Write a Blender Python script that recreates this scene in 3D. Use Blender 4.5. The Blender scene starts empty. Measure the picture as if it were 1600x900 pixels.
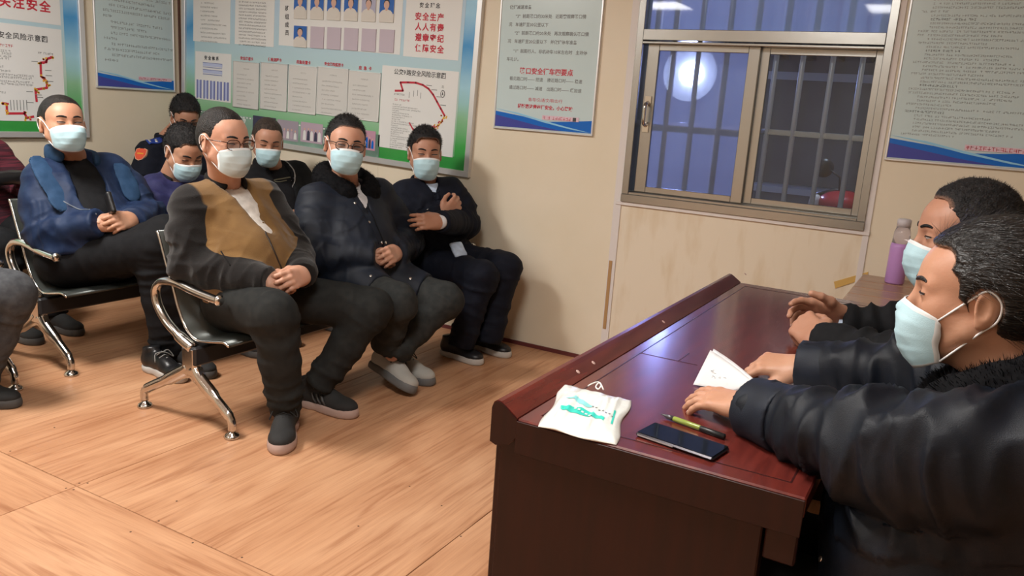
import bpy, bmesh, math, random
import numpy as np
from mathutils import Vector, Matrix
from mathutils.bvhtree import BVHTree
random.seed(7); RS = np.random.RandomState(7)
SC = bpy.context.scene; COL = SC.collection
V3 = lambda *a: np.array(a, dtype=float)

# ------------------------------------------------------------------ camera
FPX, PITCH, YAW, ROLL, CAMH = 1262.28, .2200954, .5003348, -.0689820, 1.35
CAM = V3(0, 0, CAMH)
FWD = V3(-math.sin(YAW)*math.cos(PITCH), math.cos(YAW)*math.cos(PITCH), -math.sin(PITCH))
_r = np.cross(FWD, V3(0, 0, 1)); _r /= np.linalg.norm(_r); _u = np.cross(_r, FWD)
RIGHT = math.cos(ROLL)*_r - math.sin(ROLL)*_u; UP = math.sin(ROLL)*_r + math.cos(ROLL)*_u
cd = bpy.data.cameras.new('camera'); cam = bpy.data.objects.new('camera', cd); COL.objects.link(cam)
cd.sensor_width = 36; cd.lens = 36*FPX/1600; cd.clip_start = .02
M = Matrix([[RIGHT[i], UP[i], -FWD[i], CAM[i]] for i in range(3)] + [[0, 0, 0, 1]])
cam.matrix_world = M; SC.camera = cam

def at(px, py, ax, val):
    """a measured point of the room: where the sight line meets the plane axis = val"""
    d = FWD + (px-800)/FPX*RIGHT - (py-450)/FPX*UP
    return CAM + (val-CAM[ax])/d[ax]*d

# ------------------------------------------------------------------ world, lights, exposure
W = bpy.data.worlds.new('night'); SC.world = W; W.use_nodes = True
bg = W.node_tree.nodes['Background']; bg.inputs[0].default_value = (.30, .34, .40, 1); bg.inputs[1].default_value = .55
SC.view_settings.view_transform = 'Standard'; SC.view_settings.look = 'None'
SC.view_settings.exposure = 0.34; SC.view_settings.gamma = 1; SC.view_settings.use_curve_mapping = False
def area(name, loc, sx, sy, power, color, rot=(0, 0, 0)):
    l = bpy.data.lights.new(name, 'AREA'); l.shape = 'RECTANGLE'; l.size = sx; l.size_y = sy; l.energy = power; l.color = color
    o = bpy.data.objects.new(name, l); o.location = loc; o.rotation_euler = rot; COL.objects.link(o); return o
CEIL = 2.62
WARM = (1, .965, .92)
area('ceiling_light', (-3.4, 1.35, CEIL-.03), .6, .6, 64, WARM)
area('ceiling_light', (-1.0, 1.0, CEIL-.03), .6, .6, 37, WARM)
area('ceiling_light', (-3.4, -1.2, CEIL-.03), .6, .6, 14, WARM)
area('ceiling_light', (-.9, -1.4, CEIL-.03), .6, .6, 11, WARM)

# ------------------------------------------------------------------ materials
MATS = {}
def mat(name, col=(.5, .5, .5), rough=.6, metal=0, col2=None, scale=20, stretch=(1, 1, 1), bump=0, bscale=60, bstretch=None,
        spec=.5, emit=None, estr=0, trans=0, sheen=0, sss=0, coat=0, detail=4, ior=1.45, alpha=1, contrast=(.35, .65)):
    if name in MATS: return MATS[name]
    m = bpy.data.materials.new(name); m.use_nodes = True; N = m.node_tree.nodes; L = m.node_tree.links
    b = N['Principled BSDF']
    b.inputs['Base Color'].default_value = (*col, 1); b.inputs['Roughness'].default_value = rough
    b.inputs['Metallic'].default_value = metal; b.inputs['Specular IOR Level'].default_value = spec
    b.inputs['Transmission Weight'].default_value = trans; b.inputs['IOR'].default_value = ior
    b.inputs['Sheen Weight'].default_value = sheen; b.inputs['Coat Weight'].default_value = coat; b.inputs['Coat Roughness'].default_value = .15
    b.inputs['Alpha'].default_value = alpha
    if sss:
        b.inputs['Subsurface Weight'].default_value = sss; b.inputs['Subsurface Radius'].default_value = (1, .35, .2); b.inputs['Subsurface Scale'].default_value = .006
    if emit: b.inputs['Emission Color'].default_value = (*emit, 1); b.inputs['Emission Strength'].default_value = estr
    if col2 is not None or bump:
        tc = N.new('ShaderNodeTexCoord')
    if col2 is not None:
        mp = N.new('ShaderNodeMapping'); mp.inputs['Scale'].default_value = stretch; L.new(tc.outputs['Object'], mp.inputs['Vector'])
        n = N.new('ShaderNodeTexNoise'); n.inputs['Scale'].default_value = scale; n.inputs['Detail'].default_value = detail; L.new(mp.outputs[0], n.inputs['Vector'])
        r = N.new('ShaderNodeValToRGB'); r.color_ramp.elements[0].position = contrast[0]; r.color_ramp.elements[1].position = contrast[1]
        r.color_ramp.elements[0].color = (*col, 1); r.color_ramp.elements[1].color = (*col2, 1)
        L.new(n.outputs['Fac'], r.inputs[0]); L.new(r.outputs[0], b.inputs['Base Color'])
    if bump:
        mp2 = N.new('ShaderNodeMapping'); mp2.inputs['Scale'].default_value = bstretch or (1, 1, 1); L.new(tc.outputs['Object'], mp2.inputs['Vector'])
        n2 = N.new('ShaderNodeTexNoise'); n2.inputs['Scale'].default_value = bscale; n2.inputs['Detail'].default_value = 3; L.new(mp2.outputs[0], n2.inputs['Vector'])
        bp = N.new('ShaderNodeBump'); bp.inputs['Strength'].default_value = bump; bp.inputs['Distance'].default_value = .01
        L.new(n2.outputs['Fac'], bp.inputs['Height']); L.new(bp.outputs[0], b.inputs['Normal'])
    MATS[name] = m; return m

def wood_floor():
    m = bpy.data.materials.new('vinyl_wood'); m.use_nodes = True; N = m.node_tree.nodes; L = m.node_tree.links; b = N['Principled BSDF']
    tc = N.new('ShaderNodeTexCoord'); inf = N.new('ShaderNodeObjectInfo')
    add = N.new('ShaderNodeVectorMath'); add.operation = 'ADD'; L.new(tc.outputs['Object'], add.inputs[0])
    sc = N.new('ShaderNodeVectorMath'); sc.operation = 'SCALE'; sc.inputs['Scale'].default_value = 7; sc.inputs[0].default_value = (1, 1, 1)
    L.new(inf.outputs['Random'], sc.inputs['Scale']); L.new(sc.outputs[0], add.inputs[1])
    def noise(s, st, d, dist=0):
        mp = N.new('ShaderNodeMapping'); mp.inputs['Scale'].default_value = st; L.new(add.outputs[0], mp.inputs['Vector'])
        n = N.new('ShaderNodeTexNoise'); n.inputs['Scale'].default_value = s; n.inputs['Detail'].default_value = d; n.inputs['Distortion'].default_value = dist
        L.new(mp.outputs[0], n.inputs['Vector']); return n
    big = noise(1.6, (1, 2.6, 1), 3, .8); mid = noise(5, (.30, 5.5, 1), 6, 1.6); fine = noise(24, (.20, 7, 1), 4, .3)
    def ramp(src, stops):
        r = N.new('ShaderNodeValToRGB'); e = r.color_ramp.elements
        e[0].position, e[0].color = stops[0][0], (*stops[0][1], 1); e[1].position, e[1].color = stops[-1][0], (*stops[-1][1], 1)
        for p, c in stops[1:-1]:
            x = e.new(p); x.color = (*c, 1)
        L.new(src, r.inputs[0]); return r
    c1 = ramp(big.outputs['Fac'], [(.3, (.44, .22, .115)), (.5, (.52, .28, .155)), (.72, (.58, .33, .19))])
    c2 = ramp(mid.outputs['Fac'], [(.34, (.70, .58, .50)), (.46, (.95, .92, .89)), (.68, (1.08, 1.08, 1.06))])
    c3 = ramp(fine.outputs['Fac'], [(.32, (.88, .82, .78)), (.5, (1, 1, 1)), (.75, (1.04, 1.04, 1.03))])
    m1 = N.new('ShaderNodeMix'); m1.data_type = 'RGBA'; m1.blend_type = 'MULTIPLY'; m1.inputs[0].default_value = .8
    L.new(c1.outputs[0], m1.inputs[6]); L.new(c2.outputs[0], m1.inputs[7])
    m2 = N.new('ShaderNodeMix'); m2.data_type = 'RGBA'; m2.blend_type = 'MULTIPLY'; m2.inputs[0].default_value = .8
    L.new(m1.outputs[2], m2.inputs[6]); L.new(c3.outputs[0], m2.inputs[7]); L.new(m2.outputs[2], b.inputs['Base Color'])
    b.inputs['Roughness'].default_value = .38; b.inputs['Specular IOR Level'].default_value = .4
    bp = N.new('ShaderNodeBump'); bp.inputs['Strength'].default_value = .12; bp.inputs['Distance'].default_value = .004
    L.new(mid.outputs['Fac'], bp.inputs['Height']); L.new(bp.outputs[0], b.inputs['Normal'])
    return m
MFLOOR = wood_floor()
def ramp_mat(name, axis, stops, rough=.35, noise=.0):
    """flat print whose colours change along one object axis"""
    m = bpy.data.materials.new(name); m.use_nodes = True; N = m.node_tree.nodes; L = m.node_tree.links; b = N['Principled BSDF']
    tc = N.new('ShaderNodeTexCoord'); sp = N.new('ShaderNodeSeparateXYZ'); L.new(tc.outputs['Object'], sp.inputs[0])
    r = N.new('ShaderNodeValToRGB'); e = r.color_ramp.elements
    e[0].position, e[0].color = stops[0][0], (*stops[0][1], 1); e[1].position, e[1].color = stops[-1][0], (*stops[-1][1], 1)
    for p, c in stops[1:-1]:
        x = e.new(p); x.color = (*c, 1)
    src = sp.outputs[axis]
    if noise:
        n = N.new('ShaderNodeTexNoise'); n.inputs['Scale'].default_value = 6; L.new(tc.outputs['Object'], n.inputs['Vector'])
        ma = N.new('ShaderNodeMath'); ma.operation = 'MULTIPLY_ADD'; ma.inputs[1].default_value = noise; L.new(n.outputs['Fac'], ma.inputs[0]); L.new(src, ma.inputs[2]); src = ma.outputs[0]
    L.new(src, r.inputs[0]); L.new(r.outputs[0], b.inputs['Base Color']); b.inputs['Roughness'].default_value = rough
    return m
MWALL = mat('cream_panel', (.76, .685, .55), .5, col2=(.72, .64, .49), scale=2.5, bump=.05, bscale=40, contrast=(.3, .75))
MWALLD = mat('cream_panel_scuffed', (.75, .67, .54), .5, col2=(.60, .47, .30), scale=5, stretch=(2.2, 1, .6), contrast=(.5, .85), detail=8)
MTRIM = mat('white_trim', (.70, .66, .64), .4)
MSKIRT = mat('maroon_strip', (.13, .03, .03), .5)
MBROWN = mat('brown_corner_strip', (.10, .05, .04), .5)
MTAPE = mat('brown_tape', (.42, .25, .11), .5)
MALU = mat('satin_aluminium', (.70, .71, .72), .35, .6)
MSTEEL = mat('stainless_steel', (.40, .405, .39), .27, .92, bump=.05, bscale=7)
MCHROME = mat('chrome', (.60, .59, .57), .17, 1)
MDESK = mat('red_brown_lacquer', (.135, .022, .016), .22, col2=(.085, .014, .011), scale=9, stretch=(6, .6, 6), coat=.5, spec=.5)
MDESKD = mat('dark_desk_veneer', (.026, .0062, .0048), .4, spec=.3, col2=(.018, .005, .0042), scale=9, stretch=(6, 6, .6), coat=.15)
MGROOVE = mat('desk_groove', (.035, .008, .008), .35)
MPINE = mat('pine_edge', (.62, .30, .11), .5, col2=(.50, .22, .07), scale=14, stretch=(.6, 6, 6))
MPLANK = mat('tabletop_plank', (.40, .23, .15), .38, col2=(.31, .17, .11), scale=9, stretch=(.8, 9, 5), coat=.3)
MPRINT = mat('poster_white', (.62, .64, .62), .3)
MPOSTER = mat('poster_pale_blue', (.54, .67, .69), .25)
MCARD = mat('card_white', (.74, .75, .74), .3)
MCARDG = mat('card_grey', (.62, .62, .60), .35)
MINK = mat('black_ink', (.055, .055, .06), .5); MINKG = mat('grey_ink', (.20, .21, .21), .5)
MRED = mat('red_ink', (.52, .025, .05), .5); MBLUEP = mat('blue_ink', (.0, .13, .55), .3); MNAVYP = mat('indigo_ink', (.05, .06, .33), .3)
MCYAN = mat('light_blue_ink', (.28, .58, .80), .3); MSLATE = mat('slate_ink', (.17, .20, .45), .4); MPALEB = mat('pale_bar', (.48, .54, .75), .4)
MPINK = mat('pink_print', (.62, .30, .33), .4); MYEL = mat('yellow_ink', (.75, .42, .04), .4)
MBLACKP = mat('black_plastic', (.012, .012, .013), .35)

# ------------------------------------------------------------------ object helpers
def link(name, me, m=None, parent=None, loc=None):
    o = bpy.data.objects.new(name, me); COL.objects.link(o)
    if me is not None and m is not None:
        for x in (m if isinstance(m, (list, tuple)) else [m]): me.materials.append(x)
    if parent is not None: o.parent = parent
    if loc is not None: o.location = loc
    return o
def tag(o, label=None, cat=None, group=None, kind=None):
    if label: o['label'] = label
    if cat: o['category'] = cat
    if group: o['group'] = group
    if kind: o['kind'] = kind
    return o
def empty(name, loc=(0, 0, 0), rz=0, parent=None):
    o = bpy.data.objects.new(name, None); COL.objects.link(o); o.location = loc; o.rotation_euler = (0, 0, rz); o.empty_display_size = .1
    if parent: o.parent = parent
    return o
class MB:
    """collects boxes, bars and tubes into one mesh; coordinates are world ones, org is subtracted"""
    def __init__(s, org=(0, 0, 0)): s.v = []; s.f = []; s.mi = []; s.sm = []; s.org = np.array(org, float)
    def add(s, vs, fs, mi=0, smooth=False):
        n = len(s.v); s.v += [np.array(v, float)-s.org for v in vs]; s.f += [[n+i for i in f] for f in fs]; s.mi += [mi]*len(fs); s.sm += [smooth]*len(fs); return s
    def box(s, a, b, mi=0, bev=0):
        a, b = np.minimum(a, b), np.maximum(a, b)
        if bev:
            c = (a+b)/2; h = (b-a)/2; vs = []; bev = min(bev, min(h)*.9)
            # chamfered box: 24 verts
            idx = {}
            for sx in (-1, 1):
                for sy in (-1, 1):
                    for sz in (-1, 1):
                        for ax in range(3):
                            p = np.array([sx, sy, sz], float)*(h-bev); p[ax] = (sx, sy, sz)[ax]*h[ax]; idx[(sx, sy, sz, ax)] = len(vs); vs.append(c+p)
            fs = []
            for ax in range(3):
                o1, o2 = (ax+1) % 3, (ax+2) % 3
                for sg in (-1, 1):
                    q = []
                    for s1, s2 in ((-1, -1), (1, -1), (1, 1), (-1, 1)):
                        t = [0, 0, 0]; t[ax] = sg; t[o1] = s1; t[o2] = s2; q.append(idx[(*t, ax)])
                    fs.append(q if sg > 0 else q[::-1])
                # edges along ax
                for s1 in (-1, 1):
                    for s2 in (-1, 1):
                        q = []
                        for sg, w in ((-1, o1), (1, o1), (1, o2), (-1, o2)):
                            t = [0, 0, 0]; t[ax] = sg; t[o1] = s1; t[o2] = s2; q.append(idx[(*t, w)])
                        fs.append(q if s1*s2 < 0 else q[::-1])
            for sx in (-1, 1):
                for sy in (-1, 1):
                    for sz in (-1, 1):
                        q = [idx[(sx, sy, sz, k)] for k in range(3)]; fs.append(q if sx*sy*sz > 0 else q[::-1])
            return s.add(vs, fs, mi)
        x0, y0, z0 = a; x1, y1, z1 = b
        vs = [(x0,y0,z0),(x1,y0,z0),(x1,y1,z0),(x0,y1,z0),(x0,y0,z1),(x1,y0,z1),(x1,y1,z1),(x0,y1,z1)]
        return s.add(vs, [(0,3,2,1),(4,5,6,7),(0,1,5,4),(1,2,6,5),(2,3,7,6),(3,0,4,7)], mi)
    def prism(s, poly, n0, n1, ax=1, mi=0, smooth=False):
        """polygon in the two other axes, extruded along ax"""
        o = [i for i in range(3) if i != ax]; vs = []
        for n in (n0, n1):
            for p in poly:
                t = [0, 0, 0]; t[ax] = n; t[o[0]] = p[0]; t[o[1]] = p[1]; vs.append(t)
        k = len(poly); fs = [list(range(k)), list(range(2*k-1, k-1, -1))] + [[i, i+k, (i+1) % k+k, (i+1) % k] for i in range(k)]
        return s.add(vs, fs, mi, smooth)
    def tube(s, pts, r, n=10, mi=0, flat=None, closed=False, caps=True):
        pts = [np.array(p, float) for p in pts]; k = len(pts); rs = r if hasattr(r, '__len__') else [r]*k
        vs = []; prev = None
        for i, p in enumerate(pts):
            if closed: t = pts[(i+1) % k]-pts[i-1]
            else: t = pts[min(i+1, k-1)]-pts[max(i-1, 0)]
            t = t/(np.linalg.norm(t)+1e-9)
            if prev is None:
                u = np.cross(t, V3(0, 0, 1) if abs(t[2]) < .9 else V3(1, 0, 0))
                if flat is not None: u = np.array(flat, float)-t*np.dot(flat, t)
            else: u = prev-t*np.dot(prev, t)
            u /= np.linalg.norm(u)+1e-9; prev = u; w = np.cross(t, u)
            a, b = (rs[i], rs[i]) if not hasattr(rs[i], '__len__') else rs[i]
            for j in range(n):
                an = 2*math.pi*j/n; vs.append(p+u*math.cos(an)*a+w*math.sin(an)*b)
        fs = []
        for i in range(k if closed else k-1):
            for j in range(n):
                i2 = (i+1) % k; fs.append((i*n+j, i*n+(j+1) % n, i2*n+(j+1) % n, i2*n+j))
        if not closed and caps: fs += [list(range(n))[::-1], list(range((k-1)*n, k*n))]
        return s.add(vs, fs, mi, True)
    def lathe(s, c, prof, n=24, mi=0, axis=(0, 0, 1), caps=True):
        ax = np.array(axis, float); ax /= np.linalg.norm(ax); u = np.cross(ax, V3(0, 1, 0) if abs(ax[1]) < .9 else V3(1, 0, 0)); u /= np.linalg.norm(u); w = np.cross(ax, u)
        c = np.array(c, float); vs = []; fs = []
        for r, h in prof:
            for j in range(n):
                an = 2*math.pi*j/n; vs.append(c+ax*h+u*math.cos(an)*r+w*math.sin(an)*r)
        for i in range(len(prof)-1):
            for j in range(n): fs.append((i*n+j, i*n+(j+1) % n, (i+1)*n+(j+1) % n, (i+1)*n+j))
        if caps: fs += [list(range(n))[::-1], list(range((len(prof)-1)*n, len(prof)*n))]
        return s.add(vs, fs, mi, True)
    def build(s, name, m, parent=None, loc=None):
        me = bpy.data.meshes.new(name); me.from_pydata([tuple(v) for v in s.v], [], s.f); me.update()
        me.polygons.foreach_set('material_index', s.mi); me.polygons.foreach_set('use_smooth', s.sm)
        return link(name, me, m, parent, tuple(s.org) if loc is None else loc)
def smooth_path(pts, n=6):
    pts = [np.array(p, float) for p in pts]; out = []
    P = [2*pts[0]-pts[1]]+pts+[2*pts[-1]-pts[-2]]
    for i in range(1, len(P)-2):
        for k in range(n):
            t = k/n; a, b, c, d = P[i-1], P[i], P[i+1], P[i+2]
            out.append(.5*((2*b)+(-a+c)*t+(2*a-5*b+4*c-d)*t*t+(-a+3*b-3*c+d)*t**3))
    out.append(pts[-1]); return out

def mesh_np(name, V, Q, mats, parent=None, mi=None, smooth=True, tris=None):
    me = bpy.data.meshes.new(name)
    nq = len(Q); nt = 0 if tris is None else len(tris)
    me.vertices.add(len(V)); me.vertices.foreach_set('co', np.asarray(V, np.float32).ravel())
    idx = np.asarray(Q, np.int32).ravel()
    if nt: idx = np.concatenate([idx, np.asarray(tris, np.int32).ravel()])
    me.loops.add(len(idx)); me.loops.foreach_set('vertex_index', idx)
    me.polygons.add(nq+nt)
    st = np.concatenate([np.arange(nq)*4, nq*4+np.arange(nt)*3]).astype(np.int32)
    me.polygons.foreach_set('loop_start', st)
    me.polygons.foreach_set('use_smooth', np.full(nq+nt, smooth))
    if mi is not None: me.polygons.foreach_set('material_index', np.asarray(mi, np.int32))
    me.update(calc_edges=True); me.validate()
    return link(name, me, mats, parent)

# ------------------------------------------------------------------ implicit surfaces (numpy): smooth unions of limbs, meshed by surface nets
_T = np.random.RandomState(3).rand(32, 32, 32).astype(np.float32)
def vnoise(P):
    i = np.floor(P).astype(int); f = (P-i); f = f*f*(3-2*f); i &= 31; j = (i+1) & 31
    a = lambda x, y, z: _T[x, y, z]
    x0, y0, z0 = i.T; x1, y1, z1 = j.T; fx, fy, fz = f.T
    return ((a(x0,y0,z0)*(1-fx)+a(x1,y0,z0)*fx)*(1-fy)+(a(x0,y1,z0)*(1-fx)+a(x1,y1,z0)*fx)*fy)*(1-fz)+((a(x0,y0,z1)*(1-fx)+a(x1,y0,z1)*fx)*(1-fy)+(a(x0,y1,z1)*(1-fx)+a(x1,y1,z1)*fx)*fy)*fz
def unit(v): v = np.array(v, float); return v/(np.linalg.norm(v)+1e-12)
def lerp(a, b, t): return np.array(a)*(1-t)+np.array(b)*t
class Sdf:
    def __init__(s): s.p = []; s.cutters = []
    def cap(s, a, b, r1, r2=None, k=.03, flat=None, cut=None, op='u', m=0):
        a = np.array(a, float); b = np.array(b, float); r2 = r1 if r2 is None else r2; R = max(r1, r2)*(1 if flat is None else max(1, flat[1]))
        def f(P):
            p = P-a.astype(np.float32); ba = (b-a)
            if flat is not None:
                n = unit(flat[0]); q = 1/flat[1]-1; p = p+(p@n.astype(np.float32))[..., None]*(n*q).astype(np.float32); ba = ba+n*(ba@n)*q
            ba = ba.astype(np.float32)
            t = np.clip((p@ba)/max(float(ba@ba), 1e-9), 0, 1)
            d = np.linalg.norm(p-t[..., None]*ba, axis=-1)-(r1+(r2-r1)*t)
            if flat is not None: d = d*min(1, flat[1])**.5
            if cut is not None:
                for c, nn in cut: d = np.maximum(d, (P-np.array(c, np.float32))@unit(nn).astype(np.float32))
            return d
        s.p.append((f, np.minimum(a, b)-R, np.maximum(a, b)+R, k, op, m)); return s
    def chain(s, pts, rs, **kw):
        for i in range(len(pts)-1): s.cap(pts[i], pts[i+1], rs[i], rs[i+1], **kw)
        return s
    def ell(s, c, r, R=None, k=.03, op='u', m=0):
        c = np.array(c, float); r = np.array(r, float); A = np.eye(3) if R is None else np.array(R, float)
        def f(P):
            q = (P-c.astype(np.float32))@A.T.astype(np.float32); k0 = np.linalg.norm(q/r.astype(np.float32), axis=-1); k1 = np.linalg.norm(q/(r*r).astype(np.float32), axis=-1)+1e-9
            return k0*(k0-1)/k1
        e = np.abs(A.T)@r
        s.p.append((f, c-e, c+e, k, op, m)); return s
    def box(s, c, h, R=None, rnd=.01, k=.02, op='u', m=0):
        c = np.array(c, float); h = np.array(h, float)-rnd; A = np.eye(3) if R is None else np.array(R, float)
        def f(P):
            q = np.abs((P-c.astype(np.float32))@A.T.astype(np.float32))-h.astype(np.float32)
            return np.linalg.norm(np.maximum(q, 0), axis=-1)+np.minimum(q.max(-1), 0)-rnd
        e = np.abs(A.T)@(h+rnd)
        s.p.append((f, c-e, c+e, k, op, m)); return s
    def plane(s, c, n, k=.004):
        c = np.array(c, np.float32); n = unit(n).astype(np.float32)
        s.p.append((lambda P: (P-c)@n, None, None, k, 'i', 0)); return s
    def mesh(s, res, disp=None, multi=False):
        lo = np.min([q[1] for q in s.p if q[1] is not None and q[4] == 'u'], 0)-.02-res*2; hi = np.max([q[2] for q in s.p if q[1] is not None and q[4] == 'u'], 0)+.02+res*2
        n = np.ceil((hi-lo)/res).astype(int)+1; ax = [lo[i]+np.arange(n[i])*res for i in range(3)]
        F = np.full(n, 1., np.float32); G = None
        FA = FB = None
        if multi: ID = np.zeros(n, np.int8); BEST = np.full(n, 9., np.float32)
        for f, a, b, k, op, m in s.p:
            if a is None: sl = [slice(0, n[i]) for i in range(3)]
            else:
                mg = k+res*3+.01
                sl = [slice(max(0, int((a[i]-mg-lo[i])/res)), min(n[i], int((b[i]+mg-lo[i])/res)+2)) for i in range(3)]
            if any(q.stop <= q.start for q in sl): continue
            sl = tuple(sl)
            g = np.stack(np.meshgrid(*[ax[i][sl[i]].astype(np.float32) for i in range(3)], indexing='ij'), -1)
            d = f(g).astype(np.float32); c = F[sl]
            if op == 'u':
                h = np.clip(.5+.5*(c-d)/k, 0, 1); F[sl] = c*(1-h)+d*h-k*h*(1-h)
                if multi:
                    w = d < BEST[sl]; ID[sl] = np.where(w, m, ID[sl]); BEST[sl] = np.minimum(BEST[sl], d)
            else:
                d2 = -d if op == 's' else d
                h = np.clip(.5-.5*(c-d2)/k, 0, 1); F[sl] = c*(1-h)+d2*h+k*h*(1-h)
        V, Q = nets(F, lo, res)
        mi = None
        if multi and len(Q):
            fc = V[Q].mean(1); I = np.clip(np.round((fc-lo)/res).astype(int), 0, n-1); mi = ID[I[:, 0], I[:, 1], I[:, 2]].astype(int)
        if disp is not None and len(V): V = V+disp(V, vnormals(V, Q))
        return V, Q, mi
def nets(F, lo, res):
    ins = F < 0
    c = np.zeros(tuple(np.array(F.shape)-1), np.int8)
    for dx in (0, 1):
        for dy in (0, 1):
            for dz in (0, 1): c += ins[dx:F.shape[0]-1+dx, dy:F.shape[1]-1+dy, dz:F.shape[2]-1+dz]
    act = (c > 0) & (c < 8); I = np.argwhere(act)
    if not len(I): return np.zeros((0, 3)), np.zeros((0, 4), int)
    vid = np.full(act.shape, -1, np.int32); vid[act] = np.arange(len(I))
    co = [(0,0,0),(1,0,0),(0,1,0),(1,1,0),(0,0,1),(1,0,1),(0,1,1),(1,1,1)]
    vals = np.stack([F[I[:,0]+a, I[:,1]+b, I[:,2]+d] for a, b, d in co], 1)
    P = np.zeros((len(I), 3)); n = np.zeros(len(I)); coa = np.array(co, float)
    for a, b in [(0,1),(2,3),(4,5),(6,7),(0,2),(1,3),(4,6),(5,7),(0,4),(1,5),(2,6),(3,7)]:
        va, vb = vals[:, a], vals[:, b]; m = (va < 0) != (vb < 0); t = np.where(m, va/np.where(m, va-vb, 1), 0)
        P += np.where(m[:, None], coa[a]+(coa[b]-coa[a])*t[:, None], 0); n += m
    P = P/n[:, None]+I; V = lo+P*res; Qs = []
    for ax in range(3):
        s0 = [slice(None)]*3; s1 = [slice(None)]*3; s0[ax] = slice(0, -1); s1[ax] = slice(1, None)
        A, B = ins[tuple(s0)], ins[tuple(s1)]; o1, o2 = (ax+1) % 3, (ax+2) % 3
        E = np.argwhere(A != B); E = E[(E[:, o1] > 0) & (E[:, o2] > 0) & (E[:, o1] < F.shape[o1]-1) & (E[:, o2] < F.shape[o2]-1)]
        if not len(E): continue
        fl = A[E[:, 0], E[:, 1], E[:, 2]]
        def g(d1, d2):
            X = E.copy(); X[:, o1] += d1; X[:, o2] += d2; return vid[X[:, 0], X[:, 1], X[:, 2]]
        q = np.stack([g(-1, -1), g(0, -1), g(0, 0), g(-1, 0)], 1); q[~fl] = q[~fl][:, ::-1]; Qs.append(q)
    Q = np.concatenate(Qs); Q = Q[(Q >= 0).all(1)]
    return V, Q
def vnormals(V, Q):
    n = np.cross(V[Q[:, 2]]-V[Q[:, 0]], V[Q[:, 3]]-V[Q[:, 1]]); N = np.zeros_like(V)
    for i in range(4): np.add.at(N, Q[:, i], n)
    return N/(np.linalg.norm(N, axis=1)[:, None]+1e-12)
def folds(specs, base=.0015, bf=9, seed=0):
    """cloth folds: list of (a, b, amp, freq along, freq around, centre, reach); ridges run across a->b, strongest near centre"""
    def f(V, N):
        D = (vnoise(V*bf+seed)-.5)*2*base
        for a, b, amp, fa, fb, c, rch in specs:
            a = np.array(a, float); b = np.array(b, float); t = unit(b-a); u = unit(np.cross(t, V3(.3, .2, 1))); w = np.cross(t, u); p = V-a
            warp = vnoise(V*7+seed+5)*.05
            q = np.stack([(p@t+warp)*fa, (p@u)*fb, (p@w)*fb], 1)+seed*3.7+17
            n = vnoise(q); q3 = np.stack([q[:, 0]*.8+q[:, 1]*.55, q[:, 1]*.8-q[:, 0]*.12, q[:, 2]*.9], 1)+31; n2 = vnoise(q3); r = .6*(1-np.abs(2*n-1))**2.6+.6*(1-np.abs(2*n2-1))**2.6-.30
            s = p@t; L = np.linalg.norm(b-a); sd = np.linalg.norm(p-np.clip(s, 0, L)[:, None]*t, axis=1)
            wt = np.exp(-((np.linalg.norm(V-np.array(c), axis=1)/rch)**2))*(sd < .16)
            D += r*amp*wt*2.4
        return N*D[:, None]
    return f

# ================================================================== THE ROOM
YW, XL, XR, YB = 4.012, -5.0, 2.3, -2.6
def struct(name, o=None): 
    o = o or empty(name); o['kind'] = 'structure'; return o
# floor: big sheets covered with wood vinyl; grain along +x of each sheet's own axes
floor = MB((0, 0, 0)).box((XL-.1, YB-.1, -.06), (XR+.1, YW+.1, -.008)).build('floor', MGROOVE); struct('floor', floor)
def sheet(x0, y0, x1, y1, along_y):
    g = .0012; cx, cy = (x0+x1)/2, (y0+y1)/2; hx, hy = (x1-x0)/2-g, (y1-y0)/2-g
    a, b = (hy, hx) if along_y else (hx, hy)
    o = MB().box((-a, -b, -.008), (a, b, 0), bev=.001).build('floor_panel', MFLOOR, floor, (cx, cy, 0))
    o.rotation_euler = (0, 0, math.pi/2 if along_y else 0)
xs = [XL-.02, -3.67, -2.45, -1.23, -.01, 1.21, 2.3]
for i in range(6): sheet(xs[i], 1.512, xs[i+1], YW+.02, True)
for j, (ya, yb) in enumerate([(.292, 1.512), (-.928, .292), (-2.6, -.928)]):
    off = 0 if j % 2 == 0 else 1.22
    xb = [XL-.02, -4.89+off, -2.45+off, -.01+off, 2.3]
    for i in range(4): sheet(xb[i], ya, xb[i+1], yb, False)
nm = MB()
for px, py in [(16, 705), (124, 755), (137, 755), (115, 765), (103, 763), (276, 783), (248, 814), (204, 831), (301, 848), (378, 871), (85, 668), (640, 760), (720, 838), (560, 822), (690, 790)]:
    p = at(px, py, 2, 0); nm.lathe(p+V3(0, 0, -.001), [(.0035, 0), (.0035, .0014), (.002, .0018)], 8)
nm.build('nail', mat('nail_dark', (.09, .04, .02), .5), floor)['kind'] = 'stuff'

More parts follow.
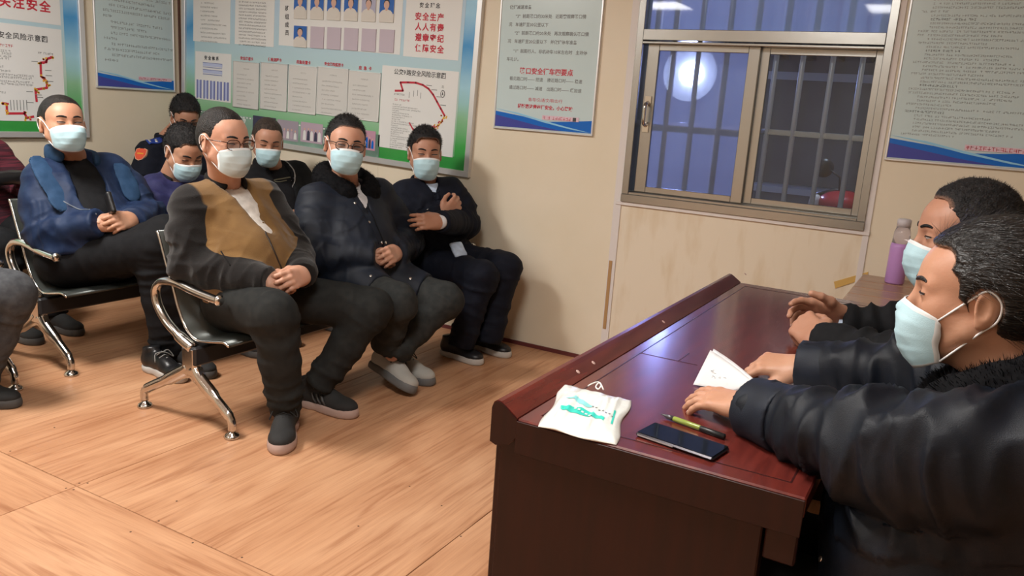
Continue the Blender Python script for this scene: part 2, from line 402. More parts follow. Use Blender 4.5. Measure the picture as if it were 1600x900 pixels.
ceil = MB().box((XL-.1, YB-.1, CEIL), (XR+.1, YW+.1, CEIL+.08)).build('ceiling', mat('ceiling_white', (.70, .67, .62), .7)); struct('ceiling', ceil)
for x, y in [(-3.4, 1.35), (-1.0, 1.0), (-3.4, -1.2), (-.9, -1.4)]:
    t = empty('ceiling_light', (x, y, CEIL-.02)); tag(t, None, None)
    MB((x, y, CEIL-.02)).box((x-.31, y-.31, CEIL-.02), (x+.31, y-.29, CEIL)).box((x-.31, y+.29, CEIL-.02), (x+.31, y+.31, CEIL)).box((x-.31, y-.29, CEIL-.02), (x-.29, y+.29, CEIL)).box((x+.29, y-.29, CEIL-.02), (x+.31, y+.29, CEIL)).build('frame', MTRIM, t, (0, 0, 0))
    MB((x, y, CEIL-.02)).box((x-.29, y-.29, CEIL-.012), (x+.29, y+.29, CEIL-.004)).build('diffuser', mat('lamp_diffuser', (.9, .9, .86), .5, emit=WARM, estr=6), t, (0, 0, 0))
    w = {(-3.4, 1.35): 'over the seated men', (-1.0, 1.0): 'over the desk', (-3.4, -1.2): 'behind the camera on the left', (-.9, -1.4): 'behind the camera on the right'}[(x, y)]
    tag(t, 'square white ceiling panel light '+w, 'ceiling light')

# walls of sandwich panels
WX0, WX1, WZ0, WZ1 = -1.575, -.375, .895, 2.15
wb = struct('wall_back')
def panel(x0, z0, x1, z1, m=MWALL): return MB((x0, YW, z0)).box((x0, YW, z0), (x1, YW+.06, z1)).build('wall_panel', m, wb)
panel(XL-.06, 0, -3.2, CEIL); panel(-3.199, 0, -1.612, CEIL)
panel(WX0+.004, 0, WX1-.004, WZ0, MWALLD); panel(WX0+.004, WZ1, WX1-.004, CEIL)
panel(WX1+.022, 0, .85, CEIL); panel(.851, 0, XR+.06, CEIL)
wl = struct('wall_left')
for y0, y1 in ((YB, -.4), (-.399, 1.6), (1.601, YW)):
    MB((XL, y0, 0)).box((XL-.06, y0, 0), (XL, y1, CEIL)).build('wall_panel', MWALL, wl)
struct('wall_right', MB().box((XR, YB, 0), (XR+.06, YW, CEIL)).build('wall_right', MWALL))
struct('wall_front', MB().box((XL-.06, YB-.06, 0), (XR+.06, YB, CEIL)).build('wall_front', MWALL))
struct('baseboard_back', MB().box((XL, YW-.008, 0), (-1.62, YW, .022)).build('baseboard_back', MSKIRT))
struct('baseboard_left', MB().box((XL, YB, 0), (XL+.008, YW-.008, .022)).build('baseboard_left', MSKIRT))
struct('trim_1', MB().box((XL, YW-.014, .022), (XL+.014, YW, CEIL)).build('trim_1', MBROWN))
# aluminium seam strips left and right of the window, and tape on the left one
t2 = MB().box((-1.612, YW-.006, 0), (-1.571, YW+.05, CEIL)).build('trim_2', MTRIM); struct('trim_2', t2)
struct('trim_3', MB().box((WX1-.004, YW-.006, 0), (WX1+.022, YW+.05, CEIL)).build('trim_3', MTRIM))
tag(MB().box((-1.606, YW-.009, .20), (-1.588, YW-.006, .58)).build('tape', MTAPE), 'torn strip of brown tape on the white wall seam left of the window', 'tape')
tag(MB().prism([(-.46, .62), (-.33, .69), (-.33, .72), (-.47, .65)], YW-.004, YW, 1).build('tape', mat('yellow_tape', (.62, .40, .12), .4)), 'yellowish slanting tape strip low on the wall beside the plank table', 'tape')

# the steel window
win = struct('window_1')
def wbox(name, x0, z0, x1, z1, y0, y1, m=MSTEEL, bev=.002, parent=None): return MB((x0, y0, z0)).box((x0, y0, z0), (x1, y1, z1), bev=bev).build(name, m, parent or win, None)
wbox('sill_trim', -1.60, .885, -.35, .905, YW-.012, YW+.03, MTRIM)
wbox('window_frame', -1.571, .905, -.378, .945, YW-.022, YW+.10)
wbox('window_frame', -1.571, .945, -1.535, 2.15, YW-.015, YW+.10); wbox('window_frame', -.414, .945, -.378, 2.15, YW-.015, YW+.10)
wbox('window_frame', -1.571, 2.11, -.378, 2.15, YW-.015, YW+.10)
wbox('transom', -1.535, 1.722, -.414, 1.775, YW-.018, YW+.10); wbox('transom', -1.535, 1.705, -.414, 1.716, YW-.020, YW+.09)
wbox('sash_track', -1.535, .945, -.414, .958, YW-.010, YW+.02); wbox('sash_track', -1.535, .945, -.414, .962, YW+.045, YW+.06)
MGL = mat('window_glass', (.9, .93, .95), .02, trans=1, ior=1.45)
def clear_glass(name, film, tint=(.85, .88, .95)):
    m = bpy.data.materials.new(name); m.use_nodes = True; N = m.node_tree.nodes; L = m.node_tree.links; N.remove(N['Principled BSDF'])
    tr = N.new('ShaderNodeBsdfTransparent'); tr.inputs[0].default_value = (*tint, 1); gl = N.new('ShaderNodeBsdfGlossy'); gl.inputs['Roughness'].default_value = .03
    tl = N.new('ShaderNodeBsdfTranslucent'); tl.inputs[0].default_value = (.62, .68, .85, 1)
    fr = N.new('ShaderNodeFresnel'); fr.inputs[0].default_value = 1.5
    a = N.new('ShaderNodeMixShader'); a.inputs[0].default_value = film; L.new(tr.outputs[0], a.inputs[1]); L.new(tl.outputs[0], a.inputs[2])
    b = N.new('ShaderNodeMixShader'); L.new(fr.outputs[0], b.inputs[0]); L.new(a.outputs[0], b.inputs[1]); L.new(gl.outputs[0], b.inputs[2]); L.new(b.outputs[0], N['Material Output'].inputs[0])
    return m
GFILM = clear_glass('hazy_glass', .40, (.80, .84, .92)); GCLEAR = clear_glass('clear_glass', .015, (.8, .84, .88))
wbox('pane', -1.535, 1.775, -.414, 2.11, YW+.03, YW+.034, GFILM, 0)
def sash(x0, x1, y, g, wl_, wr_):
    e = empty('sash', parent=win)
    wbox('stile', x0, .962, x0+wl_, 1.705, y, y+.022, parent=e); wbox('stile', x1-wr_, .962, x1, 1.705, y, y+.022, parent=e)
    wbox('rail', x0+wl_, .962, x1-wr_, .992, y, y+.022, parent=e); wbox('rail', x0+wl_, 1.675, x1-wr_, 1.705, y, y+.022, parent=e)
    wbox('pane', x0+wl_, .992, x1-wr_, 1.675, y+.009, y+.013, g, 0, parent=e); return e
s1 = sash(-1.517, -.955, YW+.022, GFILM, .06, .055); s2 = sash(-.975, -.414, YW+.052, GCLEAR, .06, .035)
hd = MB().tube(smooth_path([(-1.487, YW+.022, 1.30), (-1.487, YW-.018, 1.315), (-1.487, YW-.022, 1.36), (-1.487, YW-.018, 1.405), (-1.487, YW+.022, 1.42)]), .009, 10)
hd.box((-1.503, YW+.014, 1.27), (-1.471, YW+.024, 1.32)).box((-1.503, YW+.014, 1.40), (-1.471, YW+.024, 1.45))
hd.build('window_handle', MCHROME, s1)
# outer security grille
MBAR = mat('grille_steel', (.72, .70, .62), .4, .3)
gr = empty('security_grille', (-.97, YW+.15, .9)); tag(gr, 'stainless security grille of upright bars outside the window glass', 'window grille')
def gb(name, x0, z0, x1, z1, y0, y1): return MB((-.97, YW+.15, .9)).box((x0, y0, z0), (x1, y1, z1), bev=.002).build(name, MSTEEL, gr, (0, 0, 0))
bx = [-1.50, -1.41, -1.285, -1.155, -1.032, -.905, -.783, -.650, -.522, -.435]
for x in bx:
    MB((-.97, YW+.15, .9)).tube([(x*1.02+.02, YW+.145, .90), (x*1.02+.02, YW+.145, 2.2)], .0125, 10).build('bar', MBAR, gr, (0, 0, 0))
for z in (.93, 1.315, 2.15): gb('cross_bar', -1.57, z-.014, -.37, z+.014, YW+.135, YW+.155)

# outside: yard at night
ground = MB().box((-4, YW+.06, -.1), (3, 8.5, -.02)).build('yard_ground', mat('dark_asphalt', (.06, .06, .07), .8)); ground['kind'] = 'structure'
ow = MB().box((-4, 6.6, -.02), (3, 6.7, 3.2)).build('yard_wall', mat('grey_render', (.24, .26, .27), .7, col2=(.17, .185, .20), scale=2)); ow['kind'] = 'structure'
cn = empty('canopy', (-1.0, 5.9, 1.75)); tag(cn, 'low canopy with steel beam and dark rafters in the yard behind the right window pane', 'canopy')
MCAN = mat('canopy_sheet', (.36, .38, .42), .5); MBEAM = mat('canopy_beam', (.55, .60, .72), .4); co = (-1.0, 5.9, 1.75)
MB(co).box((-1.48, 5.25, 1.90), (.4, 6.6, 1.915)).build('roof_sheet', MCAN, cn, (0, 0, 0))
for i in range(9): MB(co).box((-1.40+i*.2, 5.25, 1.84), (-1.34+i*.2, 6.6, 1.90)).build('rafter', mat('rafter_dark', (.05, .05, .06), .6), cn, (0, 0, 0))
MB(co).box((-1.48, 6.3, 1.68), (.4, 6.34, 1.735)).build('beam', MBEAM, cn, (0, 0, 0))
for x in (-1.46, .36): MB(co).box((x-.02, 6.3, -.02), (x+.02, 6.34, 1.68)).build('post', MBEAM, cn, (0, 0, 0))
lg = MB().box((-1.42, 6.25, -.02), (.4, 6.597, .86)).build('ledge', mat('ledge_render', (.20, .22, .24), .7)); tag(lg, 'low concrete ledge across the yard wall behind the window', 'ledge')
MB().box((-1.44, 6.22, .86), (.4, 6.597, .905)).build('ledge_cap', MBEAM, lg)
# yard lamp
LY = 6.50; p = at(1079, 115, 1, LY)
yl = empty('flood_lamp', tuple(p)); tag(yl, 'glaring blue-white flood lamp hung outside behind the left window pane', 'lamp')
MB(p).lathe(p+V3(0, .0, 0), [(.22, -.03), (.225, -.025), (.16, .015), (.09, .035), (.10, .09)], 32, axis=(0, 1, 0), caps=False).build('halo_dish', mat('white_enamel', (.8, .8, .8), .5), yl, (0, 0, 0))  # dish added round the lens so its glow spreads into a soft halo
MB(p).lathe(p, [(.218, -.028), (.16, .012), (.09, .032), (.02, .033)], 32, axis=(0, 1, 0), caps=False).build('halo_dish_face', mat('white_enamel', (.8, .8, .8), .5), yl, (0, 0, 0))  # inner face of the added halo dish
MB(p).lathe(p, [(.09, .03), (.095, .0), (.075, -.03), (.04, -.045)], 20, axis=(0, 1, 0)).build('lamp_lens', mat('lamp_lens', (1, 1, 1), .5, emit=(.62, .70, 1), estr=14), yl, (0, 0, 0))
MB(p).tube([p+V3(0, .09, 0), p+V3(0, .09, .30), p+V3(0, .10, .32)], .012, 8).build('lamp_arm', MBLACKP, yl, (0, 0, 0))
sl = bpy.data.lights.new('flood_light', 'AREA'); sl.shape = 'DISK'; sl.size = .17; sl.energy = 26; sl.color = (.36, .44, 1)
so = bpy.data.objects.new('flood_light', sl); so.location = tuple(p+V3(0, -.056, 0)); so.rotation_euler = (math.radians(-90), 0, 0); COL.objects.link(so)
yl2 = bpy.data.lights.new('yard_light', 'AREA'); yl2.size = .5; yl2.energy = 26; yl2.color = (.75, .85, 1)
yo = bpy.data.objects.new('yard_light', yl2); yo.location = (-.6, 5.0, 3.3); yo.rotation_euler = (math.radians(25), 0, 0); COL.objects.link(yo)
# motor scooter
pm = at(1316, 312, 1, 4.85)
mc = empty('motor_scooter', (pm[0], pm[1], -.02)); tag(mc, 'red motor scooter with a round black mirror parked outside the window', 'scooter')
q = Sdf().ell(pm+V3(0, .02, -.02), (.13, .16, .07), k=.05).ell(pm+V3(.06, .1, -.2), (.10, .14, .2), k=.08)
V, Q, _ = q.mesh(.018); mesh_np('fairing', V-np.array(mc.location), Q, mat('red_paint', (.45, .02, .03), .25), mc)
MB(mc.location).tube([pm+V3(-.02, 0, .03), pm+V3(-.03, 0, .12), pm+V3(-.09, 0, .16)], .006, 8).lathe(pm+V3(-.12, 0, .165), [(.005, -.02), (.05, -.01), (.052, .005), (.02, .012)], 16, axis=(.1, -1, 0)).build('mirror', MBLACKP, mc, (0, 0, 0))
MB(mc.location).tube([pm+V3(-.17, 0, .0), pm+V3(-.05, .03, .045), pm+V3(.14, .06, .03)], .012, 8).build('handlebar', MBLACKP, mc, (0, 0, 0))
MB(mc.location).lathe(pm+V3(-.14, -.02, -.03), [(.004, -.05), (.03, -.03), (.035, .03), (.01, .05)], 12, axis=(.3, -.5, 1)).build('hand_guard', MTRIM, mc, (0, 0, 0))
for dy in (-.25, .75): MB(mc.location).lathe(V3(pm[0]+.1, pm[1]+dy+.2, .22), [(.12, -.04), (.22, -.045), (.245, 0), (.22, .045), (.12, .04)], 20, axis=(1, 0, 0)).build('wheel', MBLACKP, mc, (0, 0, 0))
MB(mc.location).box((pm[0]-.02, pm[1]+.1, .25), (pm[0]+.2, pm[1]+.95, .6), bev=.04).build('seat_body', MBLACKP, mc, (0, 0, 0))

# ================================================================== BOARDS AND POSTERS
def glyphs(txt, size, name, m, parent, loc, rot, align='LEFT', bold=0, sx=1):
    c = bpy.data.curves.new(name, 'FONT'); c.body = txt; c.size = size; c.align_x = align; c.resolution_u = 2; c.offset = bold; c.space_character = sx
    t = bpy.data.objects.new(name, c); COL.objects.link(t)
    dg = bpy.context.evaluated_depsgraph_get(); me = bpy.data.meshes.new_from_object(t.evaluated_get(dg)); bpy.data.objects.remove(t); bpy.data.curves.remove(c)
    o = link(name, me, m, parent); o.location = loc; o.rotation_euler = rot
    if len(txt) > 1: o['kind'] = 'stuff'
    return o
class Board:
    """flat thing on a wall. local frame: x to the right, z up, front towards -y; org is its world origin, rot a tilt in its own plane"""
    def __init__(s, name, label, org, wall='back', tilt=0, cat='poster', group=None):
        s.wall = wall; s.org = np.array(org, float); s.tilt = tilt
        s.o = empty(name, org); s.o.rotation_euler = (0, tilt, 0) if wall == 'back' else (tilt, 0, math.pi/2)
        if wall != 'back': s.o.rotation_euler = (0, 0, math.pi/2)
        tag(s.o, label, cat, group)
    def loc(s, px, py):
        if s.wall == 'back':
            p = at(px, py, 1, YW)-s.org; c, n = math.cos(s.tilt), math.sin(s.tilt); return p[0]*c-p[2]*n, p[0]*n+p[2]*c
        p = at(px, py, 0, XL)-s.org; return p[1], p[2]
    def box(s, name, x0, z0, x1, z1, y0, y1, m, bev=0, parent=None): return MB().box((x0, -y1, z0), (x1, -y0, z1), bev=bev).build(name, m, parent or s.o, (0, 0, 0))
    def rect(s, name, a, b, y, m, th=.001, parent=None, pad=0):
        (x0, z0), (x1, z1) = s.loc(*a), s.loc(*b); return s.box(name, min(x0, x1)-pad, min(z0, z1)-pad, max(x0, x1)+pad, max(z0, z1)+pad, y, y+th, m, parent=parent)
    def poly(s, name, pts, y, m, th=.0006): return MB().prism(pts, -y-th, -y, 1).build(name, m, s.o, (0, 0, 0))
    def frame(s, x0, z0, x1, z1, w, d, m):
        f = MB(); f.box((x0, -d, z0), (x1, 0, z0+w), bev=.002).box((x0, -d, z1-w), (x1, 0, z1), bev=.002).box((x0, -d, z0+w), (x0+w, 0, z1-w), bev=.002).box((x1-w, -d, z0+w), (x1, 0, z1-w), bev=.002)
        return f.build('frame', m, s.o, (0, 0, 0))
    def text(s, txt, x, z, size, m, y, name='lettering', align='LEFT', bold=0, sx=1):
        if size >= .028 and ' ' not in txt.strip():
            adv = [(.62 if ord(c) < 256 else 1.0)*size*sx for c in txt]; w = sum(adv); x0 = x-(w if align == 'RIGHT' else w/2 if align == 'CENTER' else 0)
            for c, a in zip(txt, adv): glyphs(c, size, 'character', m, s.o, (x0, -y-.0006, z), (math.pi/2, 0, 0), 'LEFT', bold); x0 += a
            return
        return glyphs(txt, size, name, m, s.o, (x, -y-.0006, z), (math.pi/2, 0, 0), align, bold, sx)
    def marks(s, rows, h, m, y, name='small_print'):
        """print too fine to read: rows of (x0, x1, z); each mark a tiny character of a few strokes"""
        f = MB()
        for x0, x1, z in rows:
            x = x0
            while x < x1:
                w = h*.92
                if random.random() < .07: x += w*.9; continue
                for _ in range(2): 
                    zz = z+h*random.choice((.05, .35, .62, .85)); f.box((x+w*.04, -y-.0004, zz), (x+w*.88, -y, zz+h*.12))
                xx = x+w*random.choice((.1, .4, .7)); f.box((xx, -y-.0004, z), (xx+h*.13, -y, z+h*.95))
                x += w*1.08
        o = f.build(name, m, s.o, (0, 0, 0)); o['kind'] = 'stuff'; return o
def wave(b, w, z0, h, y):
    """the blue swoosh along the foot of a poster"""
    c = [(w*t, 0) for t in (0, 1)]
    b.poly('print_band', [(0, z0), (w, z0), (w, z0+h*.75), (w*.75, z0+h*.58), (w*.5, z0+h*.47), (w*.3, z0+h*.72), (0, z0+h*.95)], y, MBLUEP)
    b.poly('print_band', [(0, z0), (w*.72, z0), (w*.45, z0+h*.22), (w*.2, z0+h*.5), (0, z0+h*.72)], y+.0007, MNAVYP)
    b.poly('print_band', [(0, z0+h*1.1), (w*.25, z0+h*.82), (w*.5, z0+h*.46), (w*.8, z0+h*.14), (w, z0+h*.02), (w*.75, z0+h*.28), (w*.5, z0+h*.58), (w*.25, z0+h*.92)], y+.0014, MCYAN)
D = .012
def simple_poster(label, org, w, h, wall='back', group=None, fr=MALU):
    b = Board('poster', label, org, wall, 0, 'poster', group)
    b.box('sheet', 0, 0, w, h, 0, D, MPOSTER); b.frame(-.006, -.006, w+.006, h+.006, .010, D+.004, fr); wave(b, w, .008, .088, D+.0005); return b
# crossing-safety poster left of the window
P1 = simple_poster('pale blue poster on four rules for road crossings, between the long board and window', (-2.372, YW, 1.232), .60, .90)
L1 = [('做好减速准备', 7, 0), ('“3”  前距路口约30米处   近距离观察路口情', 9, .04), ('况   车速降至30公里以下', 5, 0), ('“2”  前距路口约20米处   再次观察确认路口情', 9, .04), ('况   车速降至20公里以下   并做好停车准备', 5, 0), ('“1”  前距行人、非机动车10米左右时   主动停', 9, .04), ('车礼让。', 5, 0)]
yl_ = [14, 38, 52, 64, 79, 92, 105]; yy_ = [10.5, 24.5, 37.5, 50.5, 63.5, 78.5, 91.5]
for (t, _, ind), py in zip(L1, yy_):
    x0, z0 = P1.loc(800, py); P1.text(t, .052+ind, z0-.012, .0225, MINKG, D, bold=.0004)
z = P1.loc(850, 112)[1]; P1.text('路口安全行车四要点', .302, z-.014, .036, MRED, D, align='CENTER', bold=.001)
for t, py in (('看见路口时—— 控速    接近路口时—— 稳速', 124), ('通过路口时—— 减速    出路口时—— 缓加速', 138)):
    z = P1.loc(850, py)[1]; P1.text(t, .30, z-.012, .0225, MINKG, D, align='CENTER', bold=.0003)
z = P1.loc(850, 156)[1]; P1.text('倡/导/交/通/文/明/出/行', .31, z-.011, .021, MRED, D, align='CENTER')
z = P1.loc(850, 167)[1]; P1.text('提醒您注意出行安全，小心驾驶', .31, z-.012, .024, MRED, D, align='CENTER', bold=.0008)
P1.box('print_label', .30, .062, .52, .085, D+.003, D+.0036, mat('pink_back', (.70, .52, .60), .4)); P1.marks([(.305, .47, .065)], .016, MRED, D+.0037)
P1.box('print_label', .485, .063, .505, .083, D+.0037, D+.0043, MINK)
# dense rules poster right of the window
P2 = simple_poster('pale blue poster densely printed with rules, right of the window above the two speakers', (-.336, YW, 1.237), .60, .90)
rows = []; rb = []; z = .70
for i in range(40):
    z = .735-i*.0160; hd_ = i in (1, 9, 17, 26, 33)
    if i % 8 == 7: x0, x1 = .045, .045+random.uniform(.08, .3)
    else: x0, x1 = (.085 if random.random() < .7 else .045), random.uniform(.35, .57)
    (rb if hd_ else rows).append((x0, x1 if not hd_ else x0+random.uniform(.12, .2), z))
P2.marks(rows, .0085, MINKG, D); P2.marks(rb, .0098, MINK, D)
P2.box('print_label', .30, .064, .57, .086, D+.003, D+.0036, mat('pink_back', (.7, .52, .6), .4)); P2.marks([(.305, .54, .067)], .016, MRED, D+.0037)
# same kind of poster on the left wall
P3 = simple_poster('pale blue printed poster on the left wall, between the room corner and left board', (XL, 3.362, 1.295), .585, .90, 'left')
rows = []
for i, (a, b_) in enumerate([(.09, .42), (.12, .56), (.06, .44), (.10, .56), (.06, .56), (.06, .12), (.11, .50), (.11, .38), (.11, .56), (.06, .14), (.11, .57), (.06, .46), (.11, .57), (.06, .14)]):
    rows.append((a, b_, .617-i*.0345))
P3.marks(rows, .016, MINKG, D); P3.box('print_label', .30, .064, .56, .086, D+.003, D+.0036, mat('pink_back', (.7, .52, .6), .4)); P3.marks([(.305, .52, .067)], .014, MRED, D+.0037)

# ---- the long safety board on the back wall
TL = .033
BW, BH = 2.43, 1.22
B = Board('notice_board', 'long green and blue safety notice board with portraits and bus route map on back wall', (-2.53-BW*math.cos(TL), YW, .945+BW*math.sin(TL)), 'back', TL, 'notice board')
MBG = ramp_mat('sky_and_grass_print', 2, [(.02, (.02, .22, .04)), (.20, (.05, .36, .07)), (.38, (.24, .48, .28)), (.55, (.34, .60, .72)), (.78, (.06, .30, .62)), (.95, (.35, .62, .82))], .22, .12)
MBG2 = ramp_mat('pale_field_print', 2, [(.05, (.10, .36, .14)), (.22, (.24, .50, .28)), (.42, (.46, .60, .54)), (.60, (.44, .62, .68)), (.9, (.46, .62, .76))], .25, .05)
B.box('back_sheet', 0, 0, BW, BH, 0, .012, MBG)
B.frame(-.012, -.012, BW+.012, BH+.012, .034, .030, MALU)
F = .0125
B.box('print_field', .105, .095, BW-.105, BH-.02, F, F+.0008, MBG2); F2 = F+.001; F3 = F2+.0012
def brect(name, a, b, m=MCARD, y=F2, pad=0): return B.rect(name, a, b, y, m, pad=pad)
brect('print_sheet', (305, -40), (362, 69)); brect('print_sheet', (371, -40), (430, 74)); brect('print_sheet', (441, -40), (627, 86)); brect('print_sheet', (640, -40), (718, 95))
brect('print_sheet', (308, 80), (363, 161)); brect('print_sheet', (600, 102), (709, 246))
# lines of small print on the two left sheets
rows = []
for i in range(10):
    a = B.loc(316, 4+i*6.6); rows.append((a[0], a[0]+random.choice((.13, .16, .19, .25)), a[1]-.008))
B.marks(rows, .010, MINKG, F3)
rows = []
for i in range(14):
    a = B.loc(376+.15*i*0, 3+i*5.1); rows.append((a[0], a[0]+.245, a[1]-.006))
B.marks(rows, .0095, MINK, F3)
a = B.loc(322, 90); B.text('安 全 体 系', a[0], a[1]-.012, .030, MINK, F3, bold=.001)
brect('print_bar', (320, 98), (350, 106), MPALEB, F3); brect('print_bar', (320, 109), (350, 117), MPALEB, F3)
for py in (98, 105, 109, 116): brect('print_bar', (320, py), (350, py+2.2), MSLATE, F3+.001)
for i in range(10):
    px = 310+i*5.3; brect('print_bar', (px, 124+.55*i), (px+(2.2 if i % 1 == 0 else 3), 153+.6*i), MSLATE, F3)
for i in range(5):
    px = 312+i*10.6; brect('print_bar', (px, 125+1.1*i), (px+3.4, 152+1.1*i), MPALEB, F3-.0002)
# vertical title and the portraits
for ch, py in zip('班组成员', (13, 26, 38.5, 51)):
    a = B.loc(448, py); B.text(ch, a[0], a[1]-.014, .035, MINK, F3, bold=.0008)
MP1 = mat('portrait_blue', (.03, .13, .45), .35); MP2 = mat('portrait_grey', (.42, .42, .55), .35); MPS = mat('portrait_skin', (.62, .40, .32), .4); MPW = mat('portrait_shirt', (.66, .63, .58), .4); MPH = mat('portrait_hair', (.03, .03, .035), .4)
MPC = mat('empty_card', (.52, .45, .52), .35)
def portrait(px0, py0, px1, py1, blank, bgm):
    (x0, z1), (x1, z0) = B.loc(px0, py0), B.loc(px1, py1)
    c = B.box('portrait_card', x0, z0, x1, z1, F3, F3+.006, MPC if blank else MPW)
    if blank: return
    f = MB(); y = -(F3+.0063); w = x1-x0; h = z1-z0; cx = (x0+x1)/2
    f.box((x0, y-.0002, z0+h*.35), (x1, y+.0002, z1), 0)
    def el(cx_, cz, rx, rz, yy, mi): 
        f.prism([(cx_+rx*math.cos(t), cz+rz*math.sin(t)) for t in np.linspace(0, 2*math.pi, 15)[:-1]], y-yy-.0003, y-yy, 1, mi)
    el(cx, z0+h*.30, w*.46, h*.22, .0008, 3); el(cx, z0+h*.55, w*.10, h*.10, .0012, 1); el(cx, z0+h*.74, w*.215, h*.175, .0014, 2); el(cx, z0+h*.69, w*.19, h*.17, .002, 1)
    f.build('portrait_print', [bgm, MPS, MPH, MPW], c, (0, 0, 0))
px6 = [463.5, 489.5, 515.5, 542, 569.5, 597.5]
for i, px in enumerate(px6):
    portrait(px, -10+i*1.2, px+18.5+i*.3, 30.5+i*1.15, False, MP2 if i == 4 else MP1)
    portrait(px-.5, 40.5+i*1.1, px+18.5+i*.3, 75.2+i*1.6, i > 0, MP1)
# slogans
a = B.loc(658, 7); B.text('安 全 理 念', a[0], a[1]-.016, .030, MINK, F3, bold=.0008)
for t, py in (('安全生产', 27), ('人人有责', 43), ('遵章守纪', 59.5), ('保障安全', 76)):
    a = B.loc(651, py-1.5); B.text(t, a[0], a[1]-.018, .046, MRED, F3, bold=.0014, sx=1.14)
# the row of task cards
cards = [(('安全承诺卡'), (368, 95), (407, 172)), ('体检流程卡', (411, 97), (451, 175)), ('应急处置卡', (455, 101), (496, 180)), ('安全风险监控卡', (500, 104), (545, 184)), ('应  急  卡', (548, 110), (594, 191))]
for i, (t, a_, b_) in enumerate(cards):
    (x0, z1), (x1, z0) = B.loc(*a_), B.loc(*b_)
    c = B.box('task_card', x0, z0, x1, z1, F2, F2+.005, MCARDG)
    fr = MB(); y = F2+.0075
    for q in ((x0, z0, x0+.004, z1), (x1-.004, z0, x1, z1), (x0, z0, x1, z0+.004), (x0, z1-.004, x1, z1)): fr.box((q[0], -y, q[1]), (q[2], -F2, q[3]))
    fr.build('card_rim', MALU if i in (0, 1) else MCARD, c, (0, 0, 0))
    B.text(t, (x0+x1)/2, z1+.012, .0245 if i != 3 else .0225, MRED, F3, align='CENTER', bold=.0006)
    w = x1-x0; B.marks([(x0+w*.4, x0+w*.6, z1-.05)]+[(x0+w*.15, x0+w*random.uniform(.5, .85), z1-.09-k*.028) for k in range(8)], .008, mat('faint_ink', (.36, .35, .34), .5), F2+.0051)
# bus route sheet
def route(b, pts, w, m, y, name='route_line'):
    f = MB(); P = [np.array(b.loc(*p)) for p in pts]
    for i in range(len(P)-1):
        d = P[i+1]-P[i]; L_ = np.linalg.norm(d); d /= L_; n = np.array([-d[1], d[0]])*w/2; a = P[i]-d*w*.3; c = P[i+1]+d*w*.3
        f.prism([tuple(a+n), tuple(a-n), tuple(c-n), tuple(c+n)], -y-.0006, -y, 1)
    return f.build(name, m, b.o, (0, 0, 0))
a = B.loc(618, 112); B.text('公交9路安全风险示意图', a[0], a[1]-.012, .0355, MINK, F3, bold=.0005)
arc = [(620, 142), (632, 142), (628, 129), (640, 129), (652, 129.5), (663, 133), (672, 139), (679, 148), (685, 159), (691, 170), (697, 181)]
route(B, arc, .012, MRED, F3); route(B, [(697, 181), (693, 188), (688, 196), (682, 199), (678, 204)], .008, MYEL, F3); route(B, [(642, 192), (648, 203)], .009, MRED, F3)
f = MB(); y = F3+.0006
for i in range(26):
    t = random.random(); p = np.array(B.loc(*lerp((697, 181), (677, 205), t)))+RS.randn(2)*.010; m_ = random.random() < .4
    f.box((p[0]-.005, -y-.0004, p[1]-.004), (p[0]+.005, -y, p[1]+.004), int(m_))
for px, py in ((642, 145), (649, 143), (655, 142), (660, 146), (698, 165), (692, 152), (684, 141), (676, 134)):
    p = B.loc(px, py); f.box((p[0]-.0015, -y-.0003, p[1]-.03), (p[0]+.0015, -y, p[1]+.004), 2) if px < 662 else f.box((p[0]-.035, -y-.0003, p[1]-.002), (p[0]+.005, -y, p[1]+.002), 2)
o = f.build('map_mark', [MRED, MYEL, MINKG], B.o, (0, 0, 0)); o['kind'] = 'stuff'
p = B.loc(694, 147); cps = MB()
cps.prism([(p[0]+.016*math.cos(t), p[1]+.022*math.sin(t)) for t in np.linspace(0, 6.283, 17)[:-1]], -F3-.0006, -F3, 1, 0).prism([(p[0]+.012*math.cos(t), p[1]+.018*math.sin(t)) for t in np.linspace(0, 6.283, 17)[:-1]], -F3-.0010, -F3-.0006, 1, 1).prism([(p[0]-.007, p[1]-.012), (p[0], p[1]-.004), (p[0]+.007, p[1]-.012), (p[0], p[1]+.016)], -F3-.0014, -F3-.001, 1, 0)
cps.build('compass', [MINK, MCARD], B.o, (0, 0, 0)); a = B.loc(694, 136); B.text('北', a[0]-.008, a[1]-.006, .018, MINK, F3)
a = B.loc(619, 157); B.marks([(a[0], a[0]+.11, a[1])], .013, MRED, F3); a = B.loc(618, 147); B.marks([(a[0], a[0]+.07, a[1]-.004)], .010, MINK, F3)
rows = []
for i in range(22):
    a = B.loc(616-i*.25, 162+i*3.3); rows.append((a[0], a[0]+([.06, .18, .2, .05, .12, .14, .09][i % 7]), a[1]-.006))
B.marks(rows, .0075, MINKG, F3)
